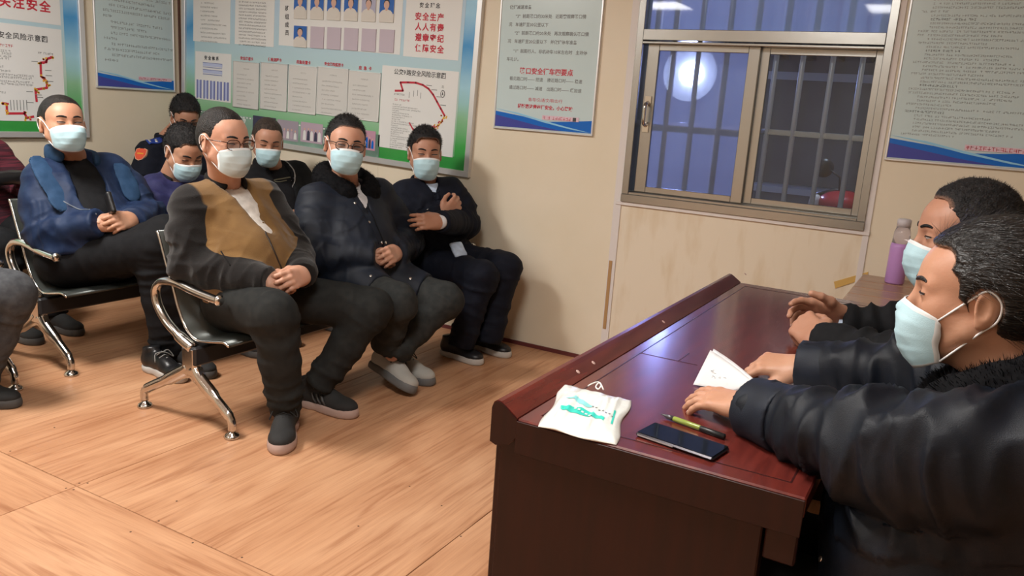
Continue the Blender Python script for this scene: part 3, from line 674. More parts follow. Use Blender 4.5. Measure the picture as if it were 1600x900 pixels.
# film strip with work photographs
FS = ramp_mat('film_strip', 0, [(.0, (.10, .13, .12)), (.5, (.16, .22, .20)), (1, (.22, .34, .28))], .3)
x0, z1 = B.loc(330, 172); x1, z0 = B.loc(592, 233)
(xa, za), (xb, zb) = B.loc(300, 163), B.loc(590, 243)
B.box('film_strip', xa, za-.205, xb+.02, za-.030, F2, F2+.001, mat('film_dark', (.10, .17, .14), .3, col2=(.26, .42, .33), scale=3))
f = MB()
for i in range(44):
    x = xa+.02+i*.030
    for zz in (za-.045, za-.197): f.box((x, -F3-.0008, zz), (x+.013, -F3-.0002, zz+.009))
o = f.build('film_hole', MCARD, B.o, (0, 0, 0)); o['kind'] = 'stuff'
a = B.loc(379, 188); B.text('活 动', a[0]-.07, a[1]-.02, .052, MCARD, F3+.0005, bold=.001)
def workphoto(a_, b_, cols):
    (u0, v1), (u1, v0) = B.loc(*a_), B.loc(*b_)
    c = B.box('photograph', u0, v0, u1, v1, F3, F3+.001, cols[0]); f = MB(); y = -(F3+.0012); w = u1-u0; h = v1-v0
    for i in range(5):
        cx = u0+w*(.18+.17*i)+random.uniform(-.01, .01)*w; hh = h*random.uniform(.35, .6); mi = i % 2
        f.prism([(cx-w*.07, v0+h*.1), (cx+w*.07, v0+h*.1), (cx+w*.055, v0+hh), (cx, v0+hh+h*.1), (cx-w*.055, v0+hh)], y-.0004-.0001*i, y, 1, mi)
        f.prism([(cx+w*.035*math.cos(t), v0+hh+h*.14+w*.04*math.sin(t)) for t in np.linspace(0, 6.283, 9)[:-1]], y-.0009, y-.0005, 1, 2)
    f.build('photo_print', [cols[1], cols[2], MPS], c, (0, 0, 0))
MPG = mat('photo_grey', (.34, .30, .36), .4); MPV = mat('photo_mauve', (.46, .36, .44), .4); MPD = mat('photo_dark', (.05, .05, .09), .4)
workphoto((398, 180), (433, 215), (MPD, MSLATE, MPG)); workphoto((436, 186), (468, 222), (MPG, MCARD, MPV)); workphoto((473, 190), (506, 226), (MPV, MCARD, MPD)); workphoto((563, 202), (588, 236), (mat('photo_rose', (.5, .28, .38), .4), MBLUEP, MPD))

# ---- the board on the left wall
B2 = Board('notice_board', 'second safety notice board with red bus route, on the left wall at the frame edge', (XL, 3.27-2.4, .985), 'left', 0, 'notice board')
BW2 = 2.40
B2.box('back_sheet', 0, 0, BW2, 1.22, 0, .012, MBG); B2.frame(-.012, -.012, BW2+.012, 1.22+.012, .034, .030, MALU)
B2.box('print_field', .105, .09, BW2-.115, 1.20, F, F+.0008, MBG2)
# positions found from the photograph on this wall
(xr, _), (xl2, _) = B2.loc(93, 40), B2.loc(0, 40)
B2.box('print_sheet', xr-.66, .58+.0, xr, 1.19, F2, F2+.001, MCARD); zt = B2.loc(45, 44)[1]
for c_ in list(B2.o.children):
    if c_.name.startswith('print_sheet'): bpy.data.objects.remove(c_)
zmid = B2.loc(92, 43)[1]; zb2 = B2.loc(96, 190)[1]
B2.box('print_sheet', xr-.70, zmid+.012, xr, 1.19, F2, F2+.001, MCARD); B2.box('print_sheet', xr-.70, zb2, xr, zmid-.012, F2, F2+.001, MCARD)
a = B2.loc(79, 13); B2.text('关注安全', a[0], a[1]-.022, .070, MRED, F3, align='RIGHT', bold=.0018, sx=1.12)
a = B2.loc(73, 62); B2.text('公交2路安全风险示意图', a[0], a[1]-.014, .040, MINK, F3, align='RIGHT', bold=.0006, sx=1.06)
route(B2, [(80, 89), (71, 92), (70, 97), (61, 98), (62, 119), (71, 127), (71, 137), (53, 140), (55, 158)], .014, MRED, F3)
route(B2, [(2, 161), (8, 162), (9, 177), (36, 177), (40, 184), (50, 182)], .014, MRED, F3)
f = MB(); y = F3+.0006
for px, py in [(80, 90), (66, 95), (60, 97), (62, 120), (66, 123), (70, 128), (73, 134), (67, 138), (54, 139), (55, 144), (8, 163), (9, 176), (36, 176), (39, 184), (45, 184), (3, 160), (70, 92)]:
    for _ in range(3):
        p = np.array(B2.loc(px, py))+RS.randn(2)*.007; f.box((p[0]-.006, -y-.0004, p[1]-.005), (p[0]+.006, -y, p[1]+.005), random.choice((0, 1, 1)))
for k in range(6):
    p = B2.loc(15+k*5, 172); f.box((p[0]-.002, -y-.0003, p[1]), (p[0]+.002, -y, p[1]+.06), 2)
for px, py in ((52, 96), (73, 110), (74, 118), (44, 143), (45, 160), (58, 148), (60, 152), (76, 127)):
    p = B2.loc(px, py); f.box((p[0]-.02, -y-.0003, p[1]-.002), (p[0]+.02, -y, p[1]+.002), 2)
o = f.build('map_mark', [MRED, MYEL, MINKG], B2.o, (0, 0, 0)); o['kind'] = 'stuff'
rows = []
for py, px1 in ((80, 14), (84, 14), (88, 13), (92, 12), (104, 3), (111, 14), (119, 48), (123, 48), (129, 48), (133, 47), (144, 4)):
    a = B2.loc(px1, py); rows.append((a[0]-.25 if px1 > 40 else a[0]-.2, a[0], a[1]-.006))
B2.marks(rows, .012, MINKG, F3); a = B2.loc(17, 72); B2.marks([(a[0]-.2, a[0], a[1]-.008)], .016, MRED, F3)
a = B2.loc(80, 85); B2.marks([(a[0]-.09, a[0], a[1]-.004)], .012, MINK, F3)

# ================================================================== DESK
dk = empty('desk', (-.44, 2.18, 0)); tag(dk, 'long dark red lacquered meeting desk with a raised front rim', 'desk')
DX0, DX1, DY0, DY1, DZ = -.735, -.143, 1.31, 3.05, .76
def dbox(name, a, b, m=MDESK, bev=.003, parent=None): return MB(dk.location).box(a, b, bev=bev).build(name, m, parent or dk, (0, 0, 0))
top = dbox('desk_top', (DX0+.05, DY0+.0005, .722), (DX1, DY1, DZ), bev=.003)
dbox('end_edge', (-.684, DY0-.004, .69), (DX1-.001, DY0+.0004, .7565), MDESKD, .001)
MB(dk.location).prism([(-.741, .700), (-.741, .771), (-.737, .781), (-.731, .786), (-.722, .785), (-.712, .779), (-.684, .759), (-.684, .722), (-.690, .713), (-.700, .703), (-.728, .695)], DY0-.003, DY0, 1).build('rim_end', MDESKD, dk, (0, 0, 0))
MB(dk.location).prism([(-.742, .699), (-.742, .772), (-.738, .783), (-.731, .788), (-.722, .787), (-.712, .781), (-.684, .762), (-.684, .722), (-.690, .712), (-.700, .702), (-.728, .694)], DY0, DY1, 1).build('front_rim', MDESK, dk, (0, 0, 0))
# shallow inlay lines on the top
gx0, gx1, gy0, gy1 = -.655, -.178, DY0+.045, DY1-.06
for a, b in (((gx0, gy0, 0), (gx0+.003, gy1, 0)), ((gx1, gy0, 0), (gx1+.003, gy1, 0)), ((gx0, gy0, 0), (gx1, gy0+.003, 0)), ((gx0, gy1, 0), (gx1, gy1+.003, 0))):
    MB(dk.location).box((a[0], a[1], DZ-.001), (b[0], b[1], DZ+.0006)).build('inlay_line', MGROOVE, dk, (0, 0, 0))
MB(dk.location).box((gx0+.10, 1.90, DZ-.001), (gx0+.103, 1.99, DZ+.0006)).box((gx0, 1.90, DZ-.001), (gx0+.15, 1.903, DZ+.0006)).build('inlay_line', MGROOVE, dk, (0, 0, 0))
# screw plugs on the rim
for px, py in ((1036, 507), (903, 580), (927, 567), (1161, 453)):
    pt = at(px, py, 0, -.700); y = pt[1]
    MB(dk.location).lathe((-.700, y, .7715), [(.006, 0), (.0055, .0015), (.003, .0018)], 12, axis=(.56, 0, .83)).build('screw_plug', mat('plug', (.55, .38, .33), .35), dk, (0, 0, 0))
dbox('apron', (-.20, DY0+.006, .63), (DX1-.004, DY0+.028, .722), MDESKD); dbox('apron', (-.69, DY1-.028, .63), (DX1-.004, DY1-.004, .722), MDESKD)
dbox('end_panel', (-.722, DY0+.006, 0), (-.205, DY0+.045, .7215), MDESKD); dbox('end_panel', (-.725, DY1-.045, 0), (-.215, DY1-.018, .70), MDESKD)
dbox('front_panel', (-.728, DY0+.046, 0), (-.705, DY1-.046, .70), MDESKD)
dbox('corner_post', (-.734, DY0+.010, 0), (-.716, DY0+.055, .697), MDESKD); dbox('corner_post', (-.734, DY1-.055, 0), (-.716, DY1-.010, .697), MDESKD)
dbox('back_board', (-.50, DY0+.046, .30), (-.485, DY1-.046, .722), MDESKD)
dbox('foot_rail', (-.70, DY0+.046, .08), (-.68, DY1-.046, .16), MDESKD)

# plank table by the wall with the bottle
st = empty('side_table', (.1, 3.58, 0)); tag(st, 'low plank-topped pine table against the wall behind the two speakers', 'table')
TZ = .72; ty = [3.245, 3.41, 3.575, 3.74, 3.93]
for i in range(4): MB(st.location).box((-.345, ty[i]+.0015, TZ-.02), (.55, ty[i+1]-.0015, TZ), bev=.006).build('plank', MPLANK, st, (0, 0, 0))
MB(st.location).box((-.348, 3.235, TZ-.052), (.55, 3.26, TZ-.006), bev=.003).build('edge_board', MPINE, st, (0, 0, 0))
MB(st.location).box((-.348, 3.26, TZ-.052), (-.325, 3.93, TZ-.02), bev=.003).build('edge_board', MPINE, st, (0, 0, 0))
for x in (-.31, .50):
    for y in (3.29, 3.87): MB(st.location).box((x-.025, y-.025, 0), (x+.025, y+.025, TZ-.02), bev=.004).build('leg', MPINE, st, (0, 0, 0))
for x in (-.27, -.12, .02): MB(st.location).lathe((x, 3.2352, TZ-.03), [(.005, 0), (.004, .001)], 8, axis=(0, -1, 0)).build('knot', mat('knot', (.22, .08, .03), .5), st, (0, 0, 0))
bp = at(1408, 436, 2, TZ); bp[1] = min(bp[1], 3.86); bp = V3(-.205, 3.80, TZ)
bt = empty('bottle', bp); tag(bt, 'lilac water bottle with a clear upper part standing on the plank table', 'bottle')
MB(bp).lathe(bp, [(.034, 0), (.039, .006), (.039, .16), (.036, .175)], 28).build('bottle_body', mat('lilac_plastic', (.50, .27, .60), .35), bt, (0, 0, 0))
MB(bp).lathe(bp, [(.036, .175), (.033, .22), (.026, .245)], 28).build('bottle_neck', mat('clear_lilac', (.85, .80, .88), .1, trans=.8), bt, (0, 0, 0))
MB(bp).lathe(bp, [(.028, .245), (.028, .275), (.02, .28)], 28).build('cap', mat('cap_grey', (.55, .52, .55), .3), bt, (0, 0, 0))

# ---- things on the desk
# mask packet
pk = empty('mask_packet', at(905, 650, 2, DZ)); tag(pk, 'white plastic packet with green print and a mask loop sticking out, on the desk corner', 'packet')
C4 = [at(881, 603, 2, DZ), at(985, 628, 2, DZ), at(960, 697, 2, DZ), at(842, 668, 2, DZ)]  # TL TR BR BL
nu, nv = 36, 30; Vs = []
def pk_pt(u, v, dz=0):
    p = C4[0]*(1-u)*(1-v)+C4[1]*u*(1-v)+C4[2]*u*v+C4[3]*(1-u)*v
    e = min(u, 1-u, v, 1-v); puff = .009*min(1, e/.20)**.6
    r = vnoise(np.array([[u*4+3, v*4, 1.5], [u*9+1, v*2+u*3, 7.]])); z = puff*(.3+1.3*r[0])+.006*(1-abs(2*r[1]-1))**2*min(1, e*12)
    side = .004*math.sin(v*9)*(1 if u > .5 else -1)*(1-min(1, e/.1))
    return V3(p[0]+side, p[1]+.004*math.sin(u*8)*(1-min(1, e/.1)), DZ+.0018+z+dz+.002*max(0, math.sin(u*13+v*5))*(1-min(1, e/.08)))
top_ = [pk_pt(u, v) for v in np.linspace(0, 1, nv) for u in np.linspace(0, 1, nu)]
bot_ = [V3(p[0], p[1], DZ+.0008) for p in top_]
fs = [(j*nu+i, (j+1)*nu+i, (j+1)*nu+i+1, j*nu+i+1) for j in range(nv-1) for i in range(nu-1)]
n0 = nu*nv; fs2 = [tuple(n0+k for k in f[::-1]) for f in fs]
bd = [i for i in range(nu)]+[j*nu+nu-1 for j in range(1, nv)]+[(nv-1)*nu+i for i in range(nu-2, -1, -1)]+[j*nu for j in range(nv-2, 0, -1)]
rim = [(bd[i], bd[(i+1) % len(bd)], n0+bd[(i+1) % len(bd)], n0+bd[i]) for i in range(len(bd))]
MB(pk.location).add(top_+bot_, fs+fs2+rim, 0, True).build('bag', mat('packet_plastic', (.74, .76, .72), .22, coat=.4, bump=.1, bscale=70), pk, (0, 0, 0))
def decal(name, f2, nu2, nv2, m, dz=.0009):
    vs = [pk_pt(*f2(a, b), dz) for b in np.linspace(0, 1, nv2) for a in np.linspace(0, 1, nu2)]
    MB(pk.location).add(vs, [(j*nu2+i, (j+1)*nu2+i, (j+1)*nu2+i+1, j*nu2+i+1) for j in range(nv2-1) for i in range(nu2-1)], 0, True).build(name, m, pk, (0, 0, 0))
MTEAL = mat('teal_print', (.03, .58, .46), .3)
decal('green_band', lambda a, b: (.16+a*.62, .60+.10*math.sin(a*3.0)*-1+.13*a*.5+(.02+b*(.055+.085*math.sin(min(1, a*1.1+.05)*3.0)))), 26, 5, MTEAL)
decal('printed_leaf', lambda a, b: (.16+a*.42, .42-.05*math.sin(a*6)+(b-.5)*.10*math.sin(a*3.1)), 18, 4, mat('aqua_print', (.25, .66, .66), .3))
decal('green_stripe', lambda a, b: (.855+b*.025+.02*a, .42+a*.30), 8, 2, MTEAL)
for k in range(5): decal('white_character', lambda a, b, k=k: (.34+.055*k+a*.035, .575+.018*k+b*.035), 3, 3, MPRINT, .0018)
for k in range(7): decal('grey_print', lambda a, b, k=k: (.55+.05*k+a*.03, .44+.02*k+b*.02), 2, 2, MINKG)
lp = [at(919, 603, 2, DZ+.012), at(924, 600, 2, DZ+.02), at(934, 597, 2, DZ+.022), at(939, 602, 2, DZ+.018), at(935, 608, 2, DZ+.014), at(931, 604, 2, DZ+.016), at(937, 598, 2, DZ+.024), at(943, 609, 2, DZ+.014)]
MB(pk.location).tube(smooth_path(lp), .0016, 8).build('ear_loop', mat('white_elastic', (.78, .78, .75), .6), pk, (0, 0, 0))
# phone
pa, pb_, pc_, pd_ = at(995, 674, 2, DZ+.009), at(1012, 657, 2, DZ+.009), at(1137, 700, 2, DZ+.009), at(1128, 717, 2, DZ+.009)
pcn = (pa+pb_+pc_+pd_)/4; ux = unit((pc_+pd_)/2-(pa+pb_)/2); uy = np.cross(V3(0, 0, 1), ux); ux[2] = 0; ux = unit(ux); uy = np.cross(V3(0, 0, 1), ux)
ph = empty('phone', (pcn[0], pcn[1], DZ+.0005), math.atan2(ux[1], ux[0])); tag(ph, 'black smartphone lying face up on the desk in front of the woman', 'phone')
MB().box((-.079, -.037, 0), (.079, .037, .0085), bev=.0035).build('body', mat('phone_edge', (.05, .045, .05), .2, .8), ph)
MB().box((-.0765, -.0345, .0084), (.0765, .0345, .0092), bev=.0004).build('screen', mat('phone_glass', (.004, .0045, .005), .05, spec=.4), ph)
MB().box((-.074, -.0372, .003), (-.0, -.0369, .0055)).build('side_key', MALU, ph)
# pen
p0, p1 = at(1033, 647, 2, DZ+.006), at(1133, 683, 2, DZ+.006); ux = unit(p1-p0); ln = np.linalg.norm(p1-p0)
pn = empty('pen', (p0[0], p0[1], DZ+.006)); tag(pn, 'black pen with a yellow-green transparent barrel lying beside the phone', 'pen')
def pl(name, prof, m): MB(pn.location).lathe(V3(*pn.location), prof, 14, axis=ux).build(name, m, pn, (0, 0, 0))
pl('tip', [(.001, 0), (.0022, .006), (.0045, .016), (.005, .03)], mat('pen_grey', (.10, .10, .11), .25, .5)); pl('barrel', [(.005, .03), (.0055, .033), (.0055, ln*.62), (.005, ln*.63)], mat('pen_green', (.24, .30, .06), .15)); pl('cap', [(.0055, ln*.63), (.0058, ln*.64), (.0058, ln*.99), (.003, ln)], MBLACKP)
# papers
MPAPER = mat('paper', (.66, .66, .67), .6)
def sheet_mesh(name, corners, n, bend, m, parent, org):
    vs = []
    for b in np.linspace(0, 1, n):
        for a in np.linspace(0, 1, n):
            p = corners[0]*(1-a)*(1-b)+corners[1]*a*(1-b)+corners[2]*a*b+corners[3]*(1-a)*b; vs.append(p+V3(0, 0, bend*math.sin(a*math.pi)*(1-b)))
    fs = [(j*n+i, j*n+i+1, (j+1)*n+i+1, (j+1)*n+i) for j in range(n-1) for i in range(n-1)]
    o = MB(org).add(vs, fs, 0, True).build(name, m, parent, (0, 0, 0)); md = o.modifiers.new('th', 'SOLIDIFY'); md.thickness = .0004; return o
pf = empty('notebook_page', at(1150, 590, 2, DZ)); tag(pf, 'raised white paper page with faint writing held by the woman', 'paper')
sheet_mesh('page', [at(1110, 547, 2, DZ+.055), at(1180, 600, 2, DZ+.03), at(1150, 612, 2, DZ+.004), at(1083, 601, 2, DZ+.003)], 10, .004, MPAPER, pf, pf.location)
sheet_mesh('page', [at(1115, 545, 2, DZ+.050), at(1183, 597, 2, DZ+.028), at(1155, 612, 2, DZ+.003), at(1090, 601, 2, DZ+.002)], 10, .004, mat('paper_lower', (.74, .74, .76), .6), pf, pf.location)  # second page just beneath, in slightly paler paper
wr = MB(pf.location)
for k in range(14):
    a = at(1108+random.uniform(0, 26), 575+random.uniform(0, 16), 2, DZ+.0295); wr.box(a, a+V3(random.uniform(.002, .006), .0008, .0006))
wr.build('handwriting', MINKG, pf, (0, 0, 0))['kind'] = 'stuff'
ps = empty('paper', at(1255, 628, 2, DZ)); tag(ps, 'long white sheet of paper lying flat between the woman\'s sleeves', 'paper')
fl_ = [at(1195, 603, 2, DZ+.002), at(1310, 640, 2, DZ+.002), at(1308, 652, 2, DZ+.002), at(1270, 645, 2, DZ+.002), at(1180, 615, 2, DZ+.002)]
MB(ps.location).add(fl_+[p-V3(0, 0, .0015) for p in fl_], [[4, 3, 2, 1, 0], [5, 6, 7, 8, 9]]+[[i, (i+1) % 5, (i+1) % 5+5, i+5] for i in range(5)]).build('sheet', MPAPER, ps, (0, 0, 0))

# ================================================================== WAITING BENCHES
MSEAT = mat('seat_dark_steel', (.045, .050, .046), .30, .4); MBEAMB = mat('beam_black', (.02, .02, .022), .4)
FX = -2.625   # frame centre of the first bench
def end_frame(parent, org, dx, y):
    s_ = lambda x, z: V3(x+dx, y, z)
    f = MB(org)
    f.tube(smooth_path([s_(-2.887, .03), s_(-2.889, .062), s_(-2.868, .088), s_(-2.753, .150), s_(-2.64, .215), s_(-2.60, .245)], 5), [(.016, .017)]*10+[(.019, .022)]*6+[(.024, .028)]*10, 12)
    f.tube(smooth_path([s_(-2.362, .03), s_(-2.361, .060), s_(-2.378, .088), s_(-2.450, .140), s_(-2.54, .205), s_(-2.575, .245)], 5), [(.016, .017)]*10+[(.019, .022)]*6+[(.024, .028)]*10, 12)
    f.box((-2.628+dx, y-.022, .205), (-2.548+dx, y+.022, .335), bev=.012)
    f.prism([(-2.70+dx, .165), (-2.59+dx, .20), (-2.47+dx, .14), (-2.54+dx, .25), (-2.62+dx, .25)], y-.012, y+.012, 1)
    f.tube(smooth_path([s_(-2.575, .325), s_(-2.640, .352), s_(-2.730, .405), s_(-2.785, .470), s_(-2.795, .530), s_(-2.755, .570), s_(-2.67, .578), s_(-2.56, .560), s_(-2.46, .549), s_(-2.43, .548)], 6), [(.026, .022)]*8+[(.020, .017)]*47, 12, flat=(0, 1, 0))
    f.build('end_frame', MCHROME, parent, (0, 0, 0))
    for x in (-2.887, -2.362): MB(org).lathe((x+dx, y, 0), [(.030, 0), (.032, .006), (.026, .016), (.012, .024), (.011, .04)], 20).build('foot', MCHROME, parent, (0, 0, 0))
    MB(org).lathe((-2.436+dx, y, .549), [(.012, 0), (.021, .004), (.023, .014), (.014, .023)], 16, axis=(1, 0, -.08)).build('arm_cap', mat('arm_cap', (.65, .64, .62), .2, 1), parent, (0, 0, 0))
def bench(x0, ys, label, n=3, pitch=.62):
    """x0: offset from the first bench; ys: y of the end frames"""
    o = empty('waiting_bench', (FX+x0, (ys[0]+ys[-1])/2, 0)); org = V3(*o.location); tag(o, label, 'bench', 'chrome-framed waiting benches')
    for y in ys: end_frame(o, org, x0, y)
    MB(org).box((-2.63+x0, ys[0]-.02, .255), (-2.545+x0, ys[-1]+.02, .335), bev=.008).build('beam', MBEAMB, o, (0, 0, 0))
    prof = smooth_path([V3(-2.790, 0, .77), V3(-2.775, 0, .735), V3(-2.737, 0, .631), V3(-2.703, 0, .55), V3(-2.675, 0, .472), V3(-2.632, 0, .397), V3(-2.569, 0, .358), V3(-2.49, 0, .366), V3(-2.422, 0, .378), V3(-2.385, 0, .368)], 3)
    w = (ys[-1]-ys[0])/n
    for i in range(n):
        ya, yb = ys[0]+w*i+.012, ys[0]+w*(i+1)-.012; vs = []; fs = []; k = len(prof)
        for t in (0, 1):
            for y in (ya, yb):
                for j, p in enumerate(prof):
                    d = prof[min(j+1, k-1)]-prof[max(j-1, 0)]; nn = unit(V3(-d[2], 0, d[0])); q = p+nn*(-.006 if t else .006); vs.append(V3(q[0]+x0, y, q[2]))
        for j in range(k-1):
            fs += [(j, k+j, k+j+1, j+1), (2*k+j, 2*k+j+1, 3*k+j+1, 3*k+j), (j, j+1, 2*k+j+1, 2*k+j), (k+j, 3*k+j, 3*k+j+1, k+j+1)]
        fs += [(0, 2*k, 3*k, k), (k-1, 2*k-1, 4*k-1, 3*k-1)]
        sh = MB(org).add(vs, fs, 0, True).build('seat_shell', MSEAT, o, (0, 0, 0))
        for y in (ya, yb): MB(org).tube([V3(p[0]+x0, y, p[2]) for p in prof], .0065, 8).build('shell_edge', MCHROME, sh, (0, 0, 0))
        MB(org).box((-2.66+x0, (ya+yb)/2-.03, .333), (-2.52+x0, (ya+yb)/2+.03, .358)).build('bracket', MBEAMB, o, (0, 0, 0))
    return o
bench(0, (2.10, 3.93), 'front waiting bench seating the man in the brown jacket, nearest the desk')
bench(-1.10, (2.14, 3.93), 'second-row waiting bench under the man in the open blue coat')
bench(-1.10, (.06, 1.885), 'near-left waiting bench carrying the grey-trousered sitter, only its end leg in view')
bench(-2.06, (2.02, 3.86), 'rear waiting bench against the left wall under the man in maroon')

# ================================================================== PEOPLE
MLASH = mat('lash', (.015, .010, .010), .5); MEYEW = mat('eye_white', (.34, .29, .27), .2); MIRIS = mat('iris', (.025, .013, .010), .1)
MMASK = mat('mask_blue', (.45, .66, .73), .7, bump=.12, bscale=500); MMASKW = mat('mask_white', (.74, .76, .77), .7); MELA = mat('mask_elastic', (.80, .80, .80), .6)
def skin(name, c, c2): return mat(name, c, .48, col2=c2, scale=11, sss=.12, bump=.05, bscale=180, contrast=(.3, .7))
SK1 = skin('skin_light', (.56, .31, .215), (.50, .255, .17)); SK2 = skin('skin_tan', (.47, .25, .165), (.40, .19, .12)); SK3 = skin('skin_warm', (.52, .285, .185), (.45, .22, .135))
def hairmat(name, c, c2): return mat(name, c, .5, spec=.3, col2=c2, scale=90, stretch=(1, 1, .3), bump=.5, bscale=260)
H1 = hairmat('hair_black', (.006, .006, .007), (.020, .018, .018)); H2 = hairmat('hair_short_stubble', (.008, .0065, .006), (.022, .018, .016)); H3 = hairmat('hair_grey_brown', (.020, .014, .011), (.055, .040, .032))
def hair_fade(hm, sk, k):
    nm_ = hm.name+'_over_'+sk.name+str(k)
    if nm_ in MATS: return MATS[nm_]
    m = hm.copy(); m.name = nm_; MATS[nm_] = m; N = m.node_tree.nodes; L = m.node_tree.links; b = N['Principled BSDF']; src = b.inputs['Base Color'].links[0].from_socket
    a = N.new('ShaderNodeAttribute'); a.attribute_name = 'fade'; tc = N.new('ShaderNodeTexCoord'); n = N.new('ShaderNodeTexNoise'); n.inputs['Scale'].default_value = 320; n.inputs['Detail'].default_value = 3; L.new(tc.outputs['Object'], n.inputs['Vector'])
    ma = N.new('ShaderNodeMath'); ma.operation = 'MULTIPLY_ADD'; ma.inputs[1].default_value = .55; L.new(n.outputs['Fac'], ma.inputs[0]); L.new(a.outputs['Fac'], ma.inputs[2])
    mr = N.new('ShaderNodeMapRange'); mr.inputs[1].default_value = .20; mr.inputs[2].default_value = .20+.75*k; L.new(ma.outputs[0], mr.inputs[0])
    mx = N.new('ShaderNodeMix'); mx.data_type = 'RGBA'; L.new(mr.outputs[0], mx.inputs[0]); sc_ = sk.node_tree.nodes['Principled BSDF'].inputs['Base Color'].default_value; mx.inputs[6].default_value = (sc_[0]*.8, sc_[1]*.8, sc_[2]*.8, 1); L.new(src, mx.inputs[7]); L.new(mx.outputs[2], b.inputs['Base Color']); return m
def frame_from(fwd, up):
    f = unit(fwd); l = unit(np.cross(up, f)); u = np.cross(f, l); return np.stack([f, l, u], 1)   # columns: forward, left, up
def ypr(yaw, pitch=0, roll=0):
    y, p, r = map(math.radians, (yaw, pitch, roll)); f = V3(math.cos(y)*math.cos(p), math.sin(y)*math.cos(p), math.sin(p)); l = V3(-math.sin(y), math.cos(y), 0); u = np.cross(f, l)
    return np.stack([f, l*math.cos(r)+u*math.sin(r), u*math.cos(r)-l*math.sin(r)], 1)
def bvh(V, Q): return BVHTree.FromPolygons([tuple(v) for v in V], [tuple(int(i) for i in q) for q in Q])

def head_sdf(st, nb):
    w = st.get('w', 1.0); j = st.get('jaw', 1.0); s = Sdf()
    s.ell((-.014, 0, .034), (.094, .076*w, .084), k=.02).ell((-.035, 0, .0), (.070, .070*w, .075), k=.03)
    s.ell((.030, 0, -.030), (.058, .060*w, .080), k=.03).ell((.040, 0, .034), (.047, .058*w, .046), k=.03)
    for y in (-1, 1):
        s.cap((.012, y*.054*w*j, -.055), (.058, y*.020, -.098), .020, .019, k=.03)
        s.ell((.052, y*.038*w, -.026), (.030, .026, .026), k=.025)
        s.cap((.082, y*.010, .019), (.068, y*.044, .017), .0085, .009, k=.016)
    s.ell((.070, 0, -.099), (.022, .026, .018), k=.02)
    s.ell((.066, 0, -.066), (.028, .030, .024), k=.02)
    for y in (-1, 1): s.ell((.099, y*.034, -.003), (.018, .021, .013), k=.014, op='s')
    s.cap((.084, 0, .006), (.104, 0, -.032), .0085, .0105, k=.014); s.ell((.106, 0, -.036), (.013, .013, .011), k=.008)
    for y in (-1, 1): s.ell((.096, y*.013, -.041), (.011, .008, .008), k=.007)
    s.ell((.094, 0, -.068), (.009, .022, .0055), k=.006).ell((.092, 0, -.079), (.009, .018, .006), k=.005)
    for y in (-1, 1): s.ell((.0735, y*.0335, -.001), (.0135, .0165, .0130), k=.006)
    # ears
    for y in (-1, 1):
        R = frame_from((.93, y*.36, 0), (.12, 0, 1)).T
        c = V3(-.010, y*.080*w, -.010); s.ell(c, (.018, .0065, .031), R, k=.010); s.ell(c+V3(.004, y*.007, .003), (.010, .005, .018), R, k=.004, op='s')
        s.ell(c+V3(.006, y*.001, -.024), (.008, .006, .010), R, k=.006)
    nb = np.array(nb, float)
    s.cap((-.022, 0, -.045), nb, .052*st.get('neck', 1), .060*st.get('neck', 1), k=.03); s.cap((.020, 0, -.088), lerp((-.022, 0, -.045), nb, .8)+V3(.028, 0, 0), .026, .030, k=.035)
    return s
def pupil_patch(B, bv, y0, openv, look, half=.0155, res=None):
    """an almond eye between two lids, lying on the lid ball"""
    c = V3(.0735, y0, -.001); nx, nz = 15, 5; vs = []; fs = []; mi = []
    for k in range(nz):
        for i in range(nx):
            a = (i/(nx-1)-.5)*2; lid = (1-a*a)**.8; zt = (.0045*openv)*lid+.0008; zb = -(.0040*openv)*lid-.0008
            z = zb+(zt-zb)*k/(nz-1)+(.0012*abs(a)*a*(1 if y0 > 0 else -1)); y = y0+a*half
            h = bv.ray_cast(Vector((.2, y, z-.001)), Vector((-1, 0, 0)))[0]; x = h[0] if h else .08
            vs.append((x+.0008, y, z-.001))
    for k in range(nz-1):
        for i in range(nx-1):
            fs.append((k*nx+i, k*nx+i+1, (k+1)*nx+i+1, (k+1)*nx+i)); yc = (i+.5)/(nx-1)-.5; mi.append(2 if abs(yc*2*half-look) < .0058 else 1)
    for f, m_ in zip(fs, mi): B.append(([vs[q] for q in f], m_))
    up = [vs[(nz-1)*nx+i] for i in range(nx)]; B.append((('tube', [(p[0]+.0004, p[1], p[2]+.0003) for p in up], .0016), 3))
def hair_sdf(st, w):
    t, sd = st.get('ht', .012), st.get('hs', .006); s = Sdf(); fz = st.get('hairline', 0)
    s.ell((-.016, 0, .034), (.096+sd+t*.3, .076*w+sd, .084+t), k=.02).ell((-.040, 0, -.005), (.068+sd, .069*w+sd, .072), k=.03)
    if st.get('bun'): 
        s.ell((-.05, 0, .04), (.085, .085, .085), k=.04).ell((-.115, 0, .02), (.065, .062, .062), k=.04)
    if st.get('fringe'): s.ell((.045, 0, .070+fz), (.045, .066, .038), k=.03)
    s.box((.118, 0, -.030+fz), (.090, st.get('fhw', .050), .104), rnd=.022, k=.006, op='s').box((.128, 0, -.060+fz), (.090, .12, .106), rnd=.03, k=.008, op='s')
    s.box((.100, 0, -.100), (.080, .13, .098), rnd=.02, k=.006, op='s'); s.box((.054, 0, -.113), (.078, .13, .085), k=.006, op='s')
    for y in (-1, 1): s.ell((-.006, y*.096, -.014), (.024, .028, .036), k=.006, op='s')
    s.plane((-.03, 0, st.get('nape', -.070)), (-.25, 0, -1)); return s
